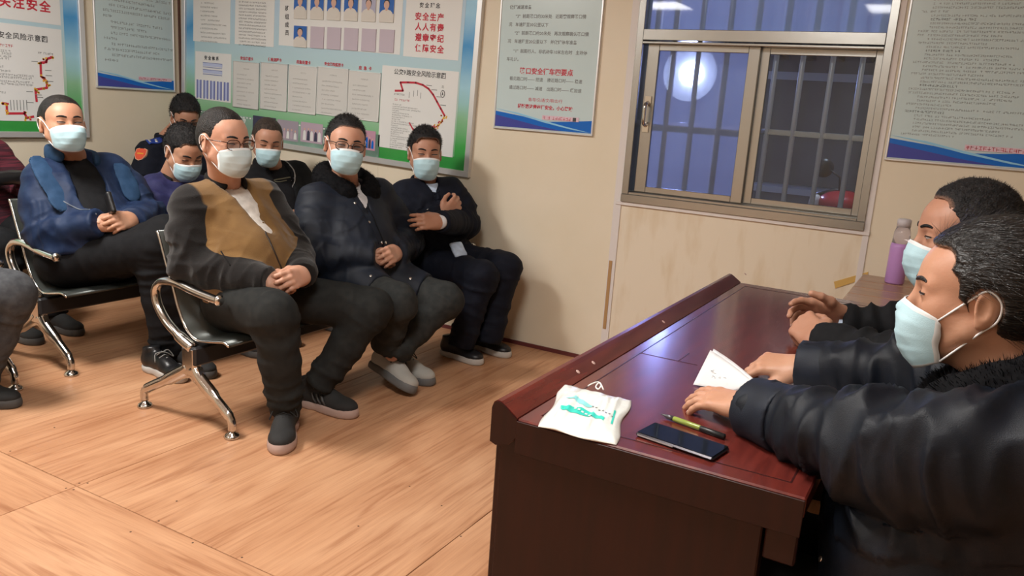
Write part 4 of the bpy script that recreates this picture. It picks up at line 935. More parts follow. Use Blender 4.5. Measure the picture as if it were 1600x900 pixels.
def face_mask(parent, bv, st, TR, sc, org, droop=0, w=1.0, colour=None):
    """pleated mask fitted over the nose and chin, with two ear loops"""
    n, mrows = 33, 27; vs = []; mi = []; fs = []
    mid = [(0, .108, -.012), (.10, .113, -.022), (.25, .1215, -.038), (.45, .1225, -.062), (.70, .1140, -.090), (.88, .102, -.112), (1, .087, -.127)]
    def midp(v):
        for (a, x0, z0), (b, x1, z1) in zip(mid[:-1], mid[1:]):
            if v <= b: t = (v-a)/(b-a); return x0+(x1-x0)*t, z0+(z1-z0)*t
        return mid[-1][1:]
    for k in range(mrows):
        v = k/(mrows-1)
        for i in range(n):
            u = (i/(n-1)-.5)*2; c = math.cos(u*math.pi/2*.96); s_ = abs(u)
            mx, mz = midp(v); y = .0665*w*math.sin(u*math.pi/2*.97)*(1-.17*v*v)
            ez = -.034-.066*v; x = .038+(mx-.038)*c**.72; z = ez+(mz-ez)*(c**.9)-droop*(.3+.7*v)
            h = bv.ray_cast(Vector((.25, y, z)), Vector((-1, 0, 0)))[0]
            if h is not None: x = max(x, h[0]+.003)
            fold = 1-((v*4.2) % 1.0); amp = .0022*min(1, (1-s_)*3)*(1 if .12 < v < .88 else 0)
            x += amp*(fold-.4)+.0018*math.sin(u*7+v*9+sc*50)*(1-s_)+.0012*math.sin(u*16-v*13)*s_
            vs.append(V3(x, y, z))
    for k in range(mrows-1):
        for i in range(n-1): fs.append((k*n+i, (k+1)*n+i, (k+1)*n+i+1, k*n+i+1)); mi.append(1 if k < 2 or k > mrows-3 or i < 1 or i > n-3 else 0)
    V = (np.array(vs)*sc)@TR.T+org; b = MB(); b.add(V, [], 0); b.f = [list(f) for f in fs]; b.mi = mi; b.sm = [True]*len(fs)
    o = b.build('face_mask', [colour or MMASK, MMASKW], parent, (0, 0, 0)); md = o.modifiers.new('th', 'SOLIDIFY'); md.thickness = .0012; md.offset = 0
    for sgn in (-1, 1):
        u0 = vs[1*n+(n-1 if sgn > 0 else 0)]; u1 = vs[(mrows-2)*n+(n-1 if sgn > 0 else 0)]; e = .083*w
        P = [u0, V3(.012, sgn*(e-.004), .004), V3(-.010, sgn*(e+.004), .022), V3(-.030, sgn*(e+.002), .004), V3(-.028, sgn*(e-.003), -.026), V3(-.006, sgn*(e-.006), -.050), u1]
        for q in P[1:-1]:
            h = bv.ray_cast(Vector((q[0], sgn*.2, q[2])), Vector((0, -sgn, 0)))[0]
            if h is not None and q[0] < 0 and abs(h[1]) > abs(q[1])-.004 and False: q[1] = h[1]+sgn*.002
        for q in (P[1], P[5]):
            h = bv.ray_cast(Vector((q[0], sgn*.2, q[2])), Vector((0, -sgn, 0)))[0]
            if h is not None: q[1] = h[1]+sgn*.003
        pts = [(p*sc)@TR.T+org for p in smooth_path(P, 5)]; MB().tube(pts, .0019, 7).build('ear_loop', MELA, o, (0, 0, 0))
    return o
def hair_blades(V, Q, N, n, ln, wd, flow, lift, rs, keep=None):
    """thin single hairs standing on the hair surface"""
    if keep is not None: Q = Q[keep[Q].min(1) > .93]
    q = Q[rs.randint(0, len(Q), n)]; wts = rs.rand(n, 4); wts /= wts.sum(1)[:, None]; P = (V[q]*wts[..., None]).sum(1); nn = (N[q]*wts[..., None]).sum(1)
    f = flow(P); f = f-nn*(f*nn).sum(1)[:, None]; f += rs.randn(n, 3)*.25; d = f/(np.linalg.norm(f, axis=1)[:, None]+1e-9)*(1-lift)+nn*lift
    L_ = ln*(.6+.8*rs.rand(n))[:, None]; s_ = np.cross(d, nn); s_ /= np.linalg.norm(s_, axis=1)[:, None]+1e-9
    P = P-nn*.001; mid_ = P+d*L_*.55+nn*.0004; tip = P+d*L_-nn*(1-lift)*.004*0; a = P+s_*wd; b = P-s_*wd
    return np.concatenate([a, b, mid_+s_*wd*.7, mid_-s_*wd*.7, tip])

def hand_sdf(curl=(30, 40, 25), spread=4, thumb=0, per=None, fore=(-1, 0, 0)):
    s = Sdf(); ys = [.030, .010, -.010, -.028]; ln = [.070, .077, .072, .056]; bx = [.088, .092, .088, .080]
    for i in range(4): s.cap((.004, ys[i]*.62, 0), (bx[i], ys[i], .001-abs(i-1.3)*.0012), .0155, .0112, k=.014)
    s.ell((.035, .018, -.007), (.034, .020, .013), k=.014).ell((.030, -.020, -.006), (.032, .016, .012), k=.014)
    tips = []
    for i in range(4):
        c = per[i] if per else curl; an = math.radians((1.5-i)*spread); p = V3(bx[i], ys[i], 0); a = 0; r = [.0100, .0092, .0084, .0076] if i < 3 else [.0088, .0080, .0074, .0066]
        L_ = [ln[i]*.46, ln[i]*.30, ln[i]*.24]
        for k in range(3):
            a += math.radians(c[k]); d = V3(math.cos(a)*math.cos(an), math.sin(an), -math.sin(a)); q = p+d*L_[k]; s.cap(p, q, r[k], r[k+1], k=.0035 if k else .007); p = q
        tips.append((p, d, V3(math.sin(a)*math.cos(an), 0, math.cos(a))))
    t0, t1 = V3(.018, .028, -.006), V3(.048, .050-.018*thumb, -.014-.016*thumb); t2 = t1+unit(V3(.9, .28-.75*thumb, -.25-.35*thumb))*.034; t3 = t2+unit(V3(1, -.05-.75*thumb, -.15-.3*thumb))*.026
    s.cap(t0, t1, .0165, .0135, k=.014).cap(t1, t2, .0125, .0108, k=.008).cap(t2, t3, .0105, .0088, k=.004); tips.append((t3, unit(t3-t2), unit(np.cross(unit(t3-t2), V3(0, -1, .2)))))
    s.cap(unit(fore)*.075, (.012, 0, 0), .0265, .0225, k=.022, flat=((0, 0, 1), .85)); return s, tips
def hand_mesh(wrist, d, back, side, res=.005, sc=1.0, elbow=None, **kw):
    """side +1 right hand (thumb on +y of its frame), -1 left"""
    x = unit(d); z = unit(np.array(back)-x*np.dot(back, x)); y = np.cross(z, x)*side
    T = np.stack([x, y, z], 1)
    if elbow is not None: kw['fore'] = unit(np.array(elbow)-np.array(wrist))@T
    s, tips = hand_sdf(**kw); V, Q, _ = s.mesh(res); W_ = lambda p: (np.array(p)*sc)@T.T+np.array(wrist); Q2 = Q if side > 0 else Q[:, ::-1]
    nails = []
    for p, dd, up in tips:
        up = unit(up-dd*np.dot(up, dd)); sd = np.cross(up, dd); c = p+up*.0062-dd*.001
        if len(nails) == 4: c = p+up*.0072-dd*.001
        nails.append([W_(c+dd*a*.0060+sd*b*.0052+up*(-.0018*(b*b)+.0012-.0012*a*a)) for a in (-1, -.3, .5, 1) for b in (-1, 0, 1)])
    return W_(V), Q2, nails
def strap(pts, r, name, m, parent, n=8): return MB().tube(smooth_path(pts, 4), r, n).build(name, m, parent, (0, 0, 0))

def shoe(parent, ank, toe, up_m, sole_m, name='shoe', lace_m=None, tilt=0, roll=0, sc=1.12, stripes=None):
    """ank: point on the sole under the ankle; toe: point on the sole at the toe"""
    e = MB(); f = unit(toe-ank); T = frame_from(f, V3(0, 0, 1) if abs(f[2]) < .8 else V3(-1, 0, .3))
    if roll: 
        r = math.radians(roll); l, u = T[:, 1].copy(), T[:, 2].copy(); T[:, 1] = l*math.cos(r)+u*math.sin(r); T[:, 2] = u*math.cos(r)-l*math.sin(r)
    W_ = lambda V: (np.array(V)*sc)@T.T+ank
    s = Sdf(); s.cap((-.038, 0, .050), (.075, 0, .046), .037, .036, k=.02).ell((.130, .004, .036), (.066, .044, .030), k=.025).cap((-.030, 0, .055), (-.028, 0, .105), .038, .037, k=.02, cut=[((-.03, 0, .112), (-.2, 0, 1))]).cap((.02, 0, .075), (.10, 0, .052), .024, .024, k=.02)
    s.plane((0, 0, .018), (0, 0, -1)); V, Q, _ = s.mesh(.0075); u = mesh_np(name, W_(V), Q, up_m, parent)
    s = Sdf(); s.ell((-.035, 0, .016), (.046, .037, .05), k=.02).box((.035, 0, .016), (.07, .034, .05), rnd=.03, k=.03).ell((.125, .004, .016), (.076, .047, .05), k=.03)
    s.plane((0, 0, .030), (-.06, 0, 1)).plane((0, 0, 0), (0, 0, -1)); V, Q, _ = s.mesh(.007); mesh_np('sole', W_(V), Q, sole_m, u)
    if lace_m:
        for k in range(4):
            x = .045+k*.018; z = .103-k*.0085; MB().tube([W_(p) for p in (V3(x, -.022, z-.012), V3(x+.004, 0, z), V3(x, .022, z-.012))], .0028, 6).build('lace', lace_m, u, (0, 0, 0))
        MB().tube([W_(p) for p in smooth_path([V3(.05, -.002, .100), V3(.045, .03, .104), V3(.06, .045, .075), V3(.055, .01, .100), V3(.05, -.03, .10), V3(.07, -.045, .07)], 4)], .0025, 6).build('lace', lace_m, u, (0, 0, 0))
    if stripes:
        for k in range(3):
            x = .03+k*.022; MB().tube([W_(p) for p in (V3(x+.014, -.037, .036), V3(x+.004, -.040, .052), V3(x-.006, -.036, .070))], .0042, 6).build('stripe', stripes, u, (0, 0, 0))
    return u

def surface_strip(bv, pix, w, th, name, m, parent, n=5, off=.001, closed=False):
    """ribbon lying on a garment along measured seam points"""
    P = []; Nn = []
    for px, py in pix:
        d = unit(FWD + (px-800)/FPX*RIGHT - (py-450)/FPX*UP); h = bv.ray_cast(Vector(CAM), Vector(d))
        if h[0] is not None: P.append(V3(*h[0])+V3(*h[1])*off); Nn.append(V3(*h[1]))
    if len(P) < 2: return None
    Q = smooth_path(P, n); k = len(Q); b = MB(); vs = []
    for i, p in enumerate(Q):
        t = unit(Q[min(i+1, k-1)]-Q[max(i-1, 0)]); h = bv.find_nearest(Vector(p)); nn = V3(*h[1]); s_ = unit(np.cross(t, nn)); c = V3(*h[0])+nn*off
        for a, z in ((-1, -.3), (-.8, 1), (.8, 1), (1, -.3)): vs.append(c+s_*a*w/2+nn*z*th)
    fs = []
    for i in range(k-1):
        for j in range(4): fs.append((i*4+j, i*4+(j+1) % 4, (i+1)*4+(j+1) % 4, (i+1)*4+j))
    fs += [(3, 2, 1, 0), tuple((k-1)*4+j for j in range(4))]
    return b.add(vs, fs, 0, True).build(name, m, parent, (0, 0, 0))
def surface_dot(bv, px, py, r, name, m, parent, h=.003):
    d = unit(FWD + (px-800)/FPX*RIGHT - (py-450)/FPX*UP); q = bv.ray_cast(Vector(CAM), Vector(d))
    if q[0] is None: return None
    return MB().lathe(V3(*q[0])-V3(*q[1])*.001, [(r, 0), (r, h*.7), (r*.6, h)], 12, axis=V3(*q[1])).build(name, m, parent, (0, 0, 0))

def person(label, J, o):
    J = {k: np.array(v, float) for k, v in J.items()}
    root = empty('person', (J['hip'][0], J['hip'][1], 0)); tag(root, label, 'person', o.get('group')); L_ = V3(*root.location)
    rs = np.random.RandomState(o.get('seed', 1)); sc = o.get('hs_', 1.07); res = o.get('res', .0045); near = res < .004
    TR = ypr(*o['look']); hc = J['head']; nbl = ((J['neck']-hc)/sc)@TR
    # ---------- head
    hs = head_sdf(o, nbl); Vh, Qh, _ = hs.mesh(res); bvh_ = bvh(Vh, Qh)
    Vw = (Vh*sc)@TR.T+hc; parts = [(Vw, Qh, 0)]; out = []
    for y0 in (-.0335, .0335): pupil_patch(out, bvh_, y0, o.get('eye', .8), y0+o.get('gaze', 0))
    # ---------- hands
    for i, h in enumerate(o.get('hands', [])):
        V, Q, nails = hand_mesh(h['w'], h['d'], h['b'], h['s'], res=.0032 if near else .0048, sc=o.get('hsc', 1.07), elbow=J['elR' if h['s'] > 0 else 'elL'], **{k: v for k, v in h.items() if k not in 'wdbs'})
        parts.append((V, Q, 0))
        if near or o.get('nails'):
            for g in nails:
                fs = [(r*3+c, r*3+c+1, (r+1)*3+c+1, (r+1)*3+c) for r in range(3) for c in range(2)]
                out.append(('mesh', g, fs, 4))
    # ---------- body under the clothes
    core = Sdf(); sid = unit(J['shL']-J['shR']); S_ = (J['shL']+J['shR'])/2; P = J['hip']; ax = unit(S_-P); fw = unit(np.cross(sid, ax)); R = np.stack([fw, np.cross(ax, fw), ax])
    hipR = J.get('hipR', P-R[1]*.095); hipL = J.get('hipL', P+R[1]*.095)
    core.ell(lerp(P, S_, .68), (.095, .13, .17), R, k=.05).ell(lerp(P, S_, .3), (.095, .12, .16), R, k=.05).ell(P, (.10, .13, .10), R, k=.05).cap(J['shR'], J['shL'], .045, k=.05).cap(S_, J['neck'], .05, k=.04)
    for s_, hp in (('R', hipR), ('L', hipL)):
        core.chain([J['sh'+s_], J['el'+s_], J['wr'+s_]], [.042, .034, .024], k=.02); core.chain([hp, J['kn'+s_], J['an'+s_]], [.065, .048, .032], k=.02)
    Vc, Qc, _ = core.mesh(.024); parts.append((Vc, Qc, 0))
    VV = []; QQ = []; mi = []; n = 0
    for V, Q, m_ in parts: VV.append(V); QQ.append(Q+n); mi += [m_]*len(Q); n += len(V)
    e2 = MB()
    for q in out:
        if q[0] == 'mesh': e2.add(q[1], q[2], q[3], True)
        elif isinstance(q[0], tuple):
            _, pts, r = q[0]; e2.tube([(np.array(p)*sc)@TR.T+hc for p in pts], r*sc, 5, q[1])
        else: e2.add([(np.array(p)*sc)@TR.T+hc for p in q[0]], [(0, 1, 2, 3)], q[1], True)
    ev = np.array(e2.v); ef = [f for f in e2.f if len(f) == 4]; em = [m_ for f, m_ in zip(e2.f, e2.mi) if len(f) == 4]
    VV.append(ev); QQ.append(np.array(ef)+n); mi += em
    mesh_np('body', np.concatenate(VV), np.concatenate(QQ), [o['skin'], MEYEW, MIRIS, MLASH, mat('nail_pink', (.66, .42, .34), .3)], root, mi)
    # ---------- hair, brows
    hm = o.get('hair', H1); H = hair_sdf(o, o.get('w', 1))
    ss = o.get('spike', .0012)
    def hd(V, N): 
        if o.get('strands'):  # combed back
            q = np.stack([V[:, 0]*5, V[:, 1]*110, V[:, 2]*110-V[:, 0]*40], 1); return N*((1-np.abs(2*vnoise(q+40)-1))*.0030-.001)[:, None]
        return N*((vnoise(V*260+9)-.5)*2*ss+(vnoise(V*60+3)-.5)*ss*1.6)[:, None]
    cut_ = [q for q in H.p if q[4] == 's']; pl_ = [q for q in H.p if q[4] == 'i']
    def cutd(V): 
        Pf = V.astype(np.float32); d = np.min([q[0](Pf) for q in cut_], 0); return np.minimum(d, np.min([-q[0](Pf) for q in pl_], 0))
    fw_ = o.get('fade', .018)
    def hd2(V, N):
        t = np.clip(cutd(V)/fw_+(vnoise(V*170+2)-.5)*.5, 0, 1); D = hd(V, N); return D*(.3+.7*t[:, None])-N*((1-t)**1.5*(.5*o.get('ht', .012)*.4+.6*o.get('hs', .006)))[:, None]
    V, Q, _ = H.mesh(o.get('hres', .005), hd2); N = vnormals(V, Q); Vt = (V*sc)@TR.T+hc; tr = None; nb_ = o.get('blades', 0)
    if nb_:
        fl = np.array(o.get('flow', (.6, 0, .3)), float); BL = hair_blades(V, Q, N, nb_, o.get('bl', .010), o.get('bw', .0005), lambda P_: np.tile(fl, (len(P_), 1)), o.get('lift', .6), rs, np.clip(cutd(V)/fw_, 0, 1))
        k = nb_; i = np.arange(k)+len(V); q2 = np.stack([i, i+k, i+3*k, i+2*k], 1); t2 = np.stack([i+2*k, i+3*k, i+4*k], 1)
        Vt = np.concatenate([Vt, (BL*sc)@TR.T+hc]); Q = np.concatenate([Q, q2]); tr = t2
    fv = np.clip(cutd(V)/fw_, 0, 1)
    ho = mesh_np('hair', Vt, Q, hair_fade(hm, o['skin'], o.get('fadev', 1)), root, tris=tr); at_ = ho.data.attributes.new('fade', 'FLOAT', 'POINT'); fa_ = np.ones(len(ho.data.vertices), np.float32); fa_[:len(fv)] = fv; at_.data.foreach_set('value', fa_)
    for y in (-1, 1):
        eb = MB(); pts = []
        for t in np.linspace(0, 1, 7):
            yy = y*(.013+.036*t); zz = .0205+.0075*math.sin(t*2.3)-.004*t; h = bvh_.ray_cast(Vector((.25, yy, zz)), Vector((-1, 0, 0)))[0]; pts.append(V3((h[0] if h else .07)-.0005, yy, zz))
        eb.tube([(p*sc)@TR.T+hc for p in pts], [(.0016+.0026*math.sin(.5+t*2.4))*sc for t in np.linspace(0, 1, 7)], 7)
        eb.build('eyebrow', hm if hm is not H2 else H1, root, (0, 0, 0))
    # ---------- mask and glasses
    if o.get('mask', True): face_mask(root, bvh_, o, TR, sc, hc, o.get('droop', 0), o.get('w', 1), o.get('maskm'))
    if o.get('glasses'):
        g = MB(); ln_ = []
        for y in (-1, 1):
            rim = []
            for t in np.linspace(0, 2*math.pi, 25)[:-1]:
                cx, cz = math.cos(t), math.sin(t); rim.append(V3(.103-.006*abs(cx*.5+.5), y*(.0345+.0265*np.sign(cx)*abs(cx)**.75*1), -.003+.0185*np.sign(cz)*abs(cz)**.75))
            g.tube([(p*sc)@TR.T+hc for p in rim], .0017*sc, 6, closed=True); ln_.append([(p*sc)@TR.T+hc for p in rim])
            g.tube([(V3(*p)*sc)@TR.T+hc for p in ((.098, y*.061, .006), (.085, y*.072, .008), (.02, y*.079*o.get('w', 1), .006), (-.012, y*.083*o.get('w', 1), .004), (-.03, y*.084*o.get('w', 1), -.02))], .0018*sc, 6)
        g.tube([(V3(*p)*sc)@TR.T+hc for p in ((.103, -.010, .000), (.107, 0, .004), (.103, .010, .000))], .0017*sc, 6)
        go = g.build('glasses', mat('glasses_'+o['glasses'], (.05, .018, .012) if o['glasses'] == 'brown' else (.02, .02, .02), .2), root, (0, 0, 0))
        for rim in ln_:
            MB().add(rim, [list(range(24))], 0).build('lens', GCLEAR, go, (0, 0, 0))
    # ---------- clothes
    g = o.get('girth', 1.0); bl = o.get('belly', .02); c = o['coat']; r_a = c.get('arm', (.066, .060, .050)); N_ = J['neck']
    s = Sdf(); m0, m1 = 0, c.get('sleeve_mi', 0)
    s.ell(lerp(P, S_, .70), (.125*g, .172*g, .185), R, k=.05).ell(lerp(P, S_, .36)+fw*bl, (.135*g, .168*g, .19), R, k=.06).ell(P+ax*.03+fw*bl*.5, (.135*g, .172*g, .14), R, k=.06)
    s.cap(lerp(S_, J['shR'], .92), lerp(S_, J['shL'], .92), .072, k=.06); s.cap(N_-ax*.01-fw*.01, lerp(S_, J['shR'], .85), .052, .068, k=.05).cap(N_-ax*.01-fw*.01, lerp(S_, J['shL'], .85), .052, .068, k=.05)
    hem = c.get('hem', .02)
    s.plane(P-ax*hem, -ax, .01)
    if c.get('skirt'):
        for hp, kn in ((hipR, J['knR']), (hipL, J['knL'])):
            q = lerp(hp, kn, c['skirt']); s.cap(hp+ax*.02, q, .112*g, .100, k=.04, cut=[(q, kn-hp)])
    if c.get('open'):   # the front opening: width at neck, depth down the chest, radius
        w0, dn, w1 = c['open']; os_ = R[1]*c.get('oside', 0); a = N_+fw*.075+ax*.035+os_*.5; b = os_+lerp(N_, P, dn)+fw*(.128*g+bl*.5)
        s.cap(a, b, w0, w1, k=.008, op='s')
    s.cap(N_-ax*.05, N_+(hc-N_)*.6, c.get('neckhole', .062), c.get('neckhole', .062)*1.05, k=.008, op='s')
    for s_ in 'RL':
        sh, el, wr = J['sh'+s_], J['el'+s_], J['wr'+s_]; cu = c.get('cuff', -.004)
        s.cap(sh, lerp(sh, el, .45), r_a[0]*.84, r_a[0]*.98, k=.05, m=m1).cap(lerp(sh, el, .45), el, r_a[0]*.98, r_a[1], k=.03, m=m1).cap(el, wr+unit(wr-el)*.03, r_a[1], r_a[2]*.92, k=.03, cut=[(wr+unit(wr-el)*cu, wr-el)], m=m1)
    fa = c.get('fold', 1.0); specs = []
    for s_ in 'RL':
        sh, el, wr = J['sh'+s_], J['el'+s_], J['wr'+s_]
        specs += [(sh, el, .010*fa, 20, 6, lerp(sh, el, .8), .15), (el, wr, .011*fa, 22, 6, lerp(el, wr, .25), .14), (el, wr, .006*fa, 30, 7, wr, .10), (sh, el, .006*fa, 16, 5, lerp(sh, el, .15), .12)]
    specs += [(P, S_, .011*fa, 13, 4, lerp(P, S_, .25)+fw*.1, .20), (lerp(J['shR'], J['shL'], .2), P+fw*.1, .005*fa, 10, 5, lerp(P, S_, .75)+fw*.1, .2)]
    fT = [q for q in s.p if q[5] == 0 and q[4] == 'u']; fA = [q for q in s.p if q[5] == 1 and q[4] == 'u']
    V, Q, mi_ = s.mesh(c.get('res', .0085), folds(specs, .0022, 10, o.get('seed', 1)), multi=bool(m1)); bvj = bvh(V, Q)
    jk = mesh_np(c.get('name', 'jacket'), V, Q, c['m'], root, mi_)
    if m1:
        Pv = V.astype(np.float32); dT = np.min([q[0](Pv) for q in fT], 0); dA = np.min([q[0](Pv) for q in fA], 0)
        at_ = jk.data.attributes.new('seam', 'FLOAT', 'POINT'); at_.data.foreach_set('value', (dT-dA-c.get('seam', .0)).astype(np.float32)); jk.data.polygons.foreach_set('material_index', np.zeros(len(Q), np.int32))
    if c.get('label'): jk['label'] = c['label']
    # inner shirt
    if c.get('open'):
        s = Sdf(); s.ell(lerp(P, S_, .70), (.112*g, .14*g, .18), R, k=.05).ell(lerp(P, S_, .36)+fw*bl, (.124*g, .14*g, .17), R, k=.05).cap(lerp(S_, J['shR'], .5), lerp(S_, J['shL'], .5), .060, k=.05).cap(N_-ax*.03, N_+(hc-N_)*.12, .060, .056, k=.03)
        s.cap(N_+(hc-N_)*.02+fw*.03, N_+(hc-N_)*.6+fw*.05, .046, .06, k=.006, op='s'); s.plane(P+ax*.02, -ax, .01)
        V, Q, _ = s.mesh(.009, folds([(P, S_, .006, 14, 5, lerp(P, S_, .6)+fw*.1, .2)], .001, 14, 3)); sh_ = mesh_np('shirt', V, Q, c['shirt'], root)
    # collar
    if c.get('collar'):
        k_ = c['collar']; rr, hh, th = k_['r'], k_['h'], k_['t']; op_ = math.radians(k_.get('gap', 40)); pts = []; cn_ = N_+ax*k_.get('up', .0)
        s = Sdf(); A = np.linspace(op_, 2*math.pi-op_, 15)
        pts = [cn_+fw*(rr*1.05*math.cos(a)+.012)+R[1]*rr*math.sin(a)+ax*(hh*(.5-.5*math.cos(a))*.8-hh*.55*(1+math.cos(a))) for a in A]
        for i in range(14): s.cap(pts[i], pts[i+1], th, th, k=.02, flat=(unit(pts[i]-cn_-ax*((pts[i]-cn_)@ax)), k_.get('fl', .45)))
        fz = k_.get('fuzz', 0)
        V, Q, _ = s.mesh(k_.get('res', .006), (lambda V, N: N*((vnoise(V*150)-.5)*fz*1.3+(vnoise(V*45)-.5)*fz*2)[:, None]) if fz else folds([], .002, 30, 2)); tr = None
        if fz:
            NB = k_.get('n', 2500); BL = hair_blades(V, Q, vnormals(V, Q), NB, .012, .0006, lambda P_: np.tile(V3(.1, -.1, .3), (len(P_), 1)), .75, rs); i = np.arange(NB)+len(V)
            V = np.concatenate([V, BL]); Q = np.concatenate([Q, np.stack([i, i+NB, i+3*NB, i+2*NB], 1)]); tr = np.stack([i+2*NB, i+3*NB, i+4*NB], 1)
        mesh_np('collar', V, Q, k_['m'], jk, tris=tr)
    # trousers
    if o.get('trousers'):
        t = o['trousers']; tr_ = t.get('r', (.092, .072, .060, .053)); s = Sdf(); s.ell(P-ax*.01, (.125*g, .165*g, .12), R, k=.05)
        for s_, hp in (('R', hipR), ('L', hipL)):
            kn, an = J['kn'+s_], J['an'+s_]; s.cap(hp, kn, tr_[0]*min(g, 1.1), tr_[1], k=.03); md_ = lerp(kn, an, .5)-unit(np.cross(np.cross(kn-hp, an-kn), an-kn))*0
            s.cap(kn, md_, tr_[1]*.98, tr_[2], k=.035).cap(md_, an+(an-kn)*.08, tr_[2], tr_[3], k=.02, cut=[(an+unit(an-kn)*t.get('len', .015), an-kn)])
        specs = []
        for s_, hp in (('R', hipR), ('L', hipL)):
            kn, an = J['kn'+s_], J['an'+s_]
            specs += [(hp, kn, .009, 17, 5, lerp(hp, kn, .1), .16), (hp, kn, .007, 15, 6, lerp(hp, kn, .85), .13), (kn, an, .009, 20, 5, lerp(kn, an, .2), .12), (kn, an, .012, 26, 5, lerp(kn, an, .92), .11)]
        V, Q, _ = s.mesh(t.get('res', .0095), folds(specs, .0025, 9, o.get('seed', 1)+7)); bvt = bvh(V, Q); mesh_np('trousers', V, Q, t['m'], root)
    else: bvt = None
    if o.get('extra'): o['extra'](root, jk, bvj, bvt, J, dict(P=P, S=S_, ax=ax, fw=fw, R=R, TR=TR, sc=sc, hc=hc))
    for q in root.children:
        if not q.get('_free'): q.location = tuple(-L_)
    return root
def cloth(name, c, c2=None, rough=.85, sheen=.0, bump=.15, bs=700, **k): return mat(name, c, rough, spec=k.pop('spec', .18), col2=c2 or tuple(x*1.35 for x in c), scale=k.pop('scale', 30), sheen=sheen, bump=bump, bscale=bs, **k)
CB = cloth('black_cotton', (.0085, .0088, .010)); CBJ = cloth('black_sleeve', (.011, .010, .010)); CN = cloth('navy_shell', (.0065, .0095, .017), rough=.55, spec=.3); CND = cloth('navy_uniform', (.006, .0075, .014), rough=.75)
CTAN = cloth('camel_wool', (.20, .105, .035), (.27, .145, .052), rough=.95, sheen=.4, scale=8, bump=.35, bs=350); CWHITE = cloth('white_tshirt', (.60, .57, .53)); CCHAR = cloth('charcoal_trousers', (.016, .017, .017), (.022, .023, .022))
CGREY = cloth('grey_trousers', (.024, .026, .026), (.034, .036, .035)); CBLUE = cloth('blue_padded_coat', (.010, .020, .055), (.022, .038, .085), rough=.5, scale=14); CBLUEL = cloth('blue_lining', (.018, .048, .105), (.026, .062, .13), rough=.7)
CPUR = cloth('violet_blue_jacket', (.020, .021, .070), (.030, .031, .095), rough=.55); CMAR = cloth('maroon_knit', (.11, .015, .028), (.15, .025, .04)); CSHB = cloth('pale_blue_shirt', (.42, .50, .62)); CSHW = cloth('white_shirt', (.58, .58, .60))
MFUR = mat('fur_black', (.004, .004, .005), .9, col2=(.008, .008, .009), scale=60, spec=.1); CGREYJ = cloth('grey_jeans', (.045, .047, .052), (.07, .073, .078)); MRUBW = mat('sole_white', (.50, .48, .45), .6); MRUBP = mat('sole_pinkish', (.42, .30, .26), .6); MRUBD = mat('sole_dark', (.07, .07, .07), .7)
MSHB = mat('shoe_black_knit', (.018, .018, .018), .8, bump=.3, bscale=400); MSHG = mat('shoe_light_grey', (.42, .41, .38), .8, bump=.3, bscale=300); MSNAP = mat('snap_button', (.55, .53, .50), .25, .9); MLACE = mat('lace_black', (.012, .012, .012), .8)

def two_tone(name, ca, ca2, cb):
    m = cloth(name, ca, ca2, rough=.92, sheen=.2, scale=8, bump=.35, bs=350); N = m.node_tree.nodes; L = m.node_tree.links; b = N['Principled BSDF']
    src = b.inputs['Base Color'].links[0].from_socket; a = N.new('ShaderNodeAttribute'); a.attribute_name = 'seam'
    mr = N.new('ShaderNodeMapRange'); mr.inputs[1].default_value = -.001; mr.inputs[2].default_value = .001; L.new(a.outputs['Fac'], mr.inputs[0])
    mx = N.new('ShaderNodeMix'); mx.data_type = 'RGBA'; L.new(mr.outputs[0], mx.inputs[0]); L.new(src, mx.inputs[6]); mx.inputs[7].default_value = (*cb, 1); L.new(mx.outputs[2], b.inputs['Base Color']); return m
TWO = two_tone('camel_and_black_wool', (.145, .078, .027), (.21, .118, .043), (.011, .010, .010))
def clasp(J, fw, over='L', fwd=.045, up=.0, mixb=(1, 0, .55)):
    """two hands folded into each other in front of the lap"""
    a, b = J['wrR'], J['wrL']; m_ = (a+b)/2; side = unit(b-a); hw = min(np.linalg.norm(b-a)/2, .078); J['wrR'] = a = m_-side*hw; J['wrL'] = b = m_+side*hw; c = m_+fw*fwd+V3(0, 0, up); bk = unit(fw*mixb[0]+V3(0, 0, 1)*mixb[2])
    dr = unit(c+side*.030-a); dl = unit(c-side*.030-b)
    lo = [(38, 55, 35), (42, 58, 35), (45, 60, 35), (48, 60, 35)]; hi = [(28, 38, 25), (30, 40, 28), (34, 44, 30), (38, 46, 30)]
    H_ = [dict(w=a-bk*(.010 if over == 'L' else -.012), d=dr, b=bk, s=1, per=lo if over == 'L' else hi, thumb=.4), dict(w=b+bk*(.014 if over == 'L' else -.010), d=dl, b=bk, s=-1, per=hi if over == 'L' else lo, thumb=.4)]
    return H_
def ar(**k): return {n: at(*v) if len(v) == 4 else V3(*v) for n, v in k.items()}

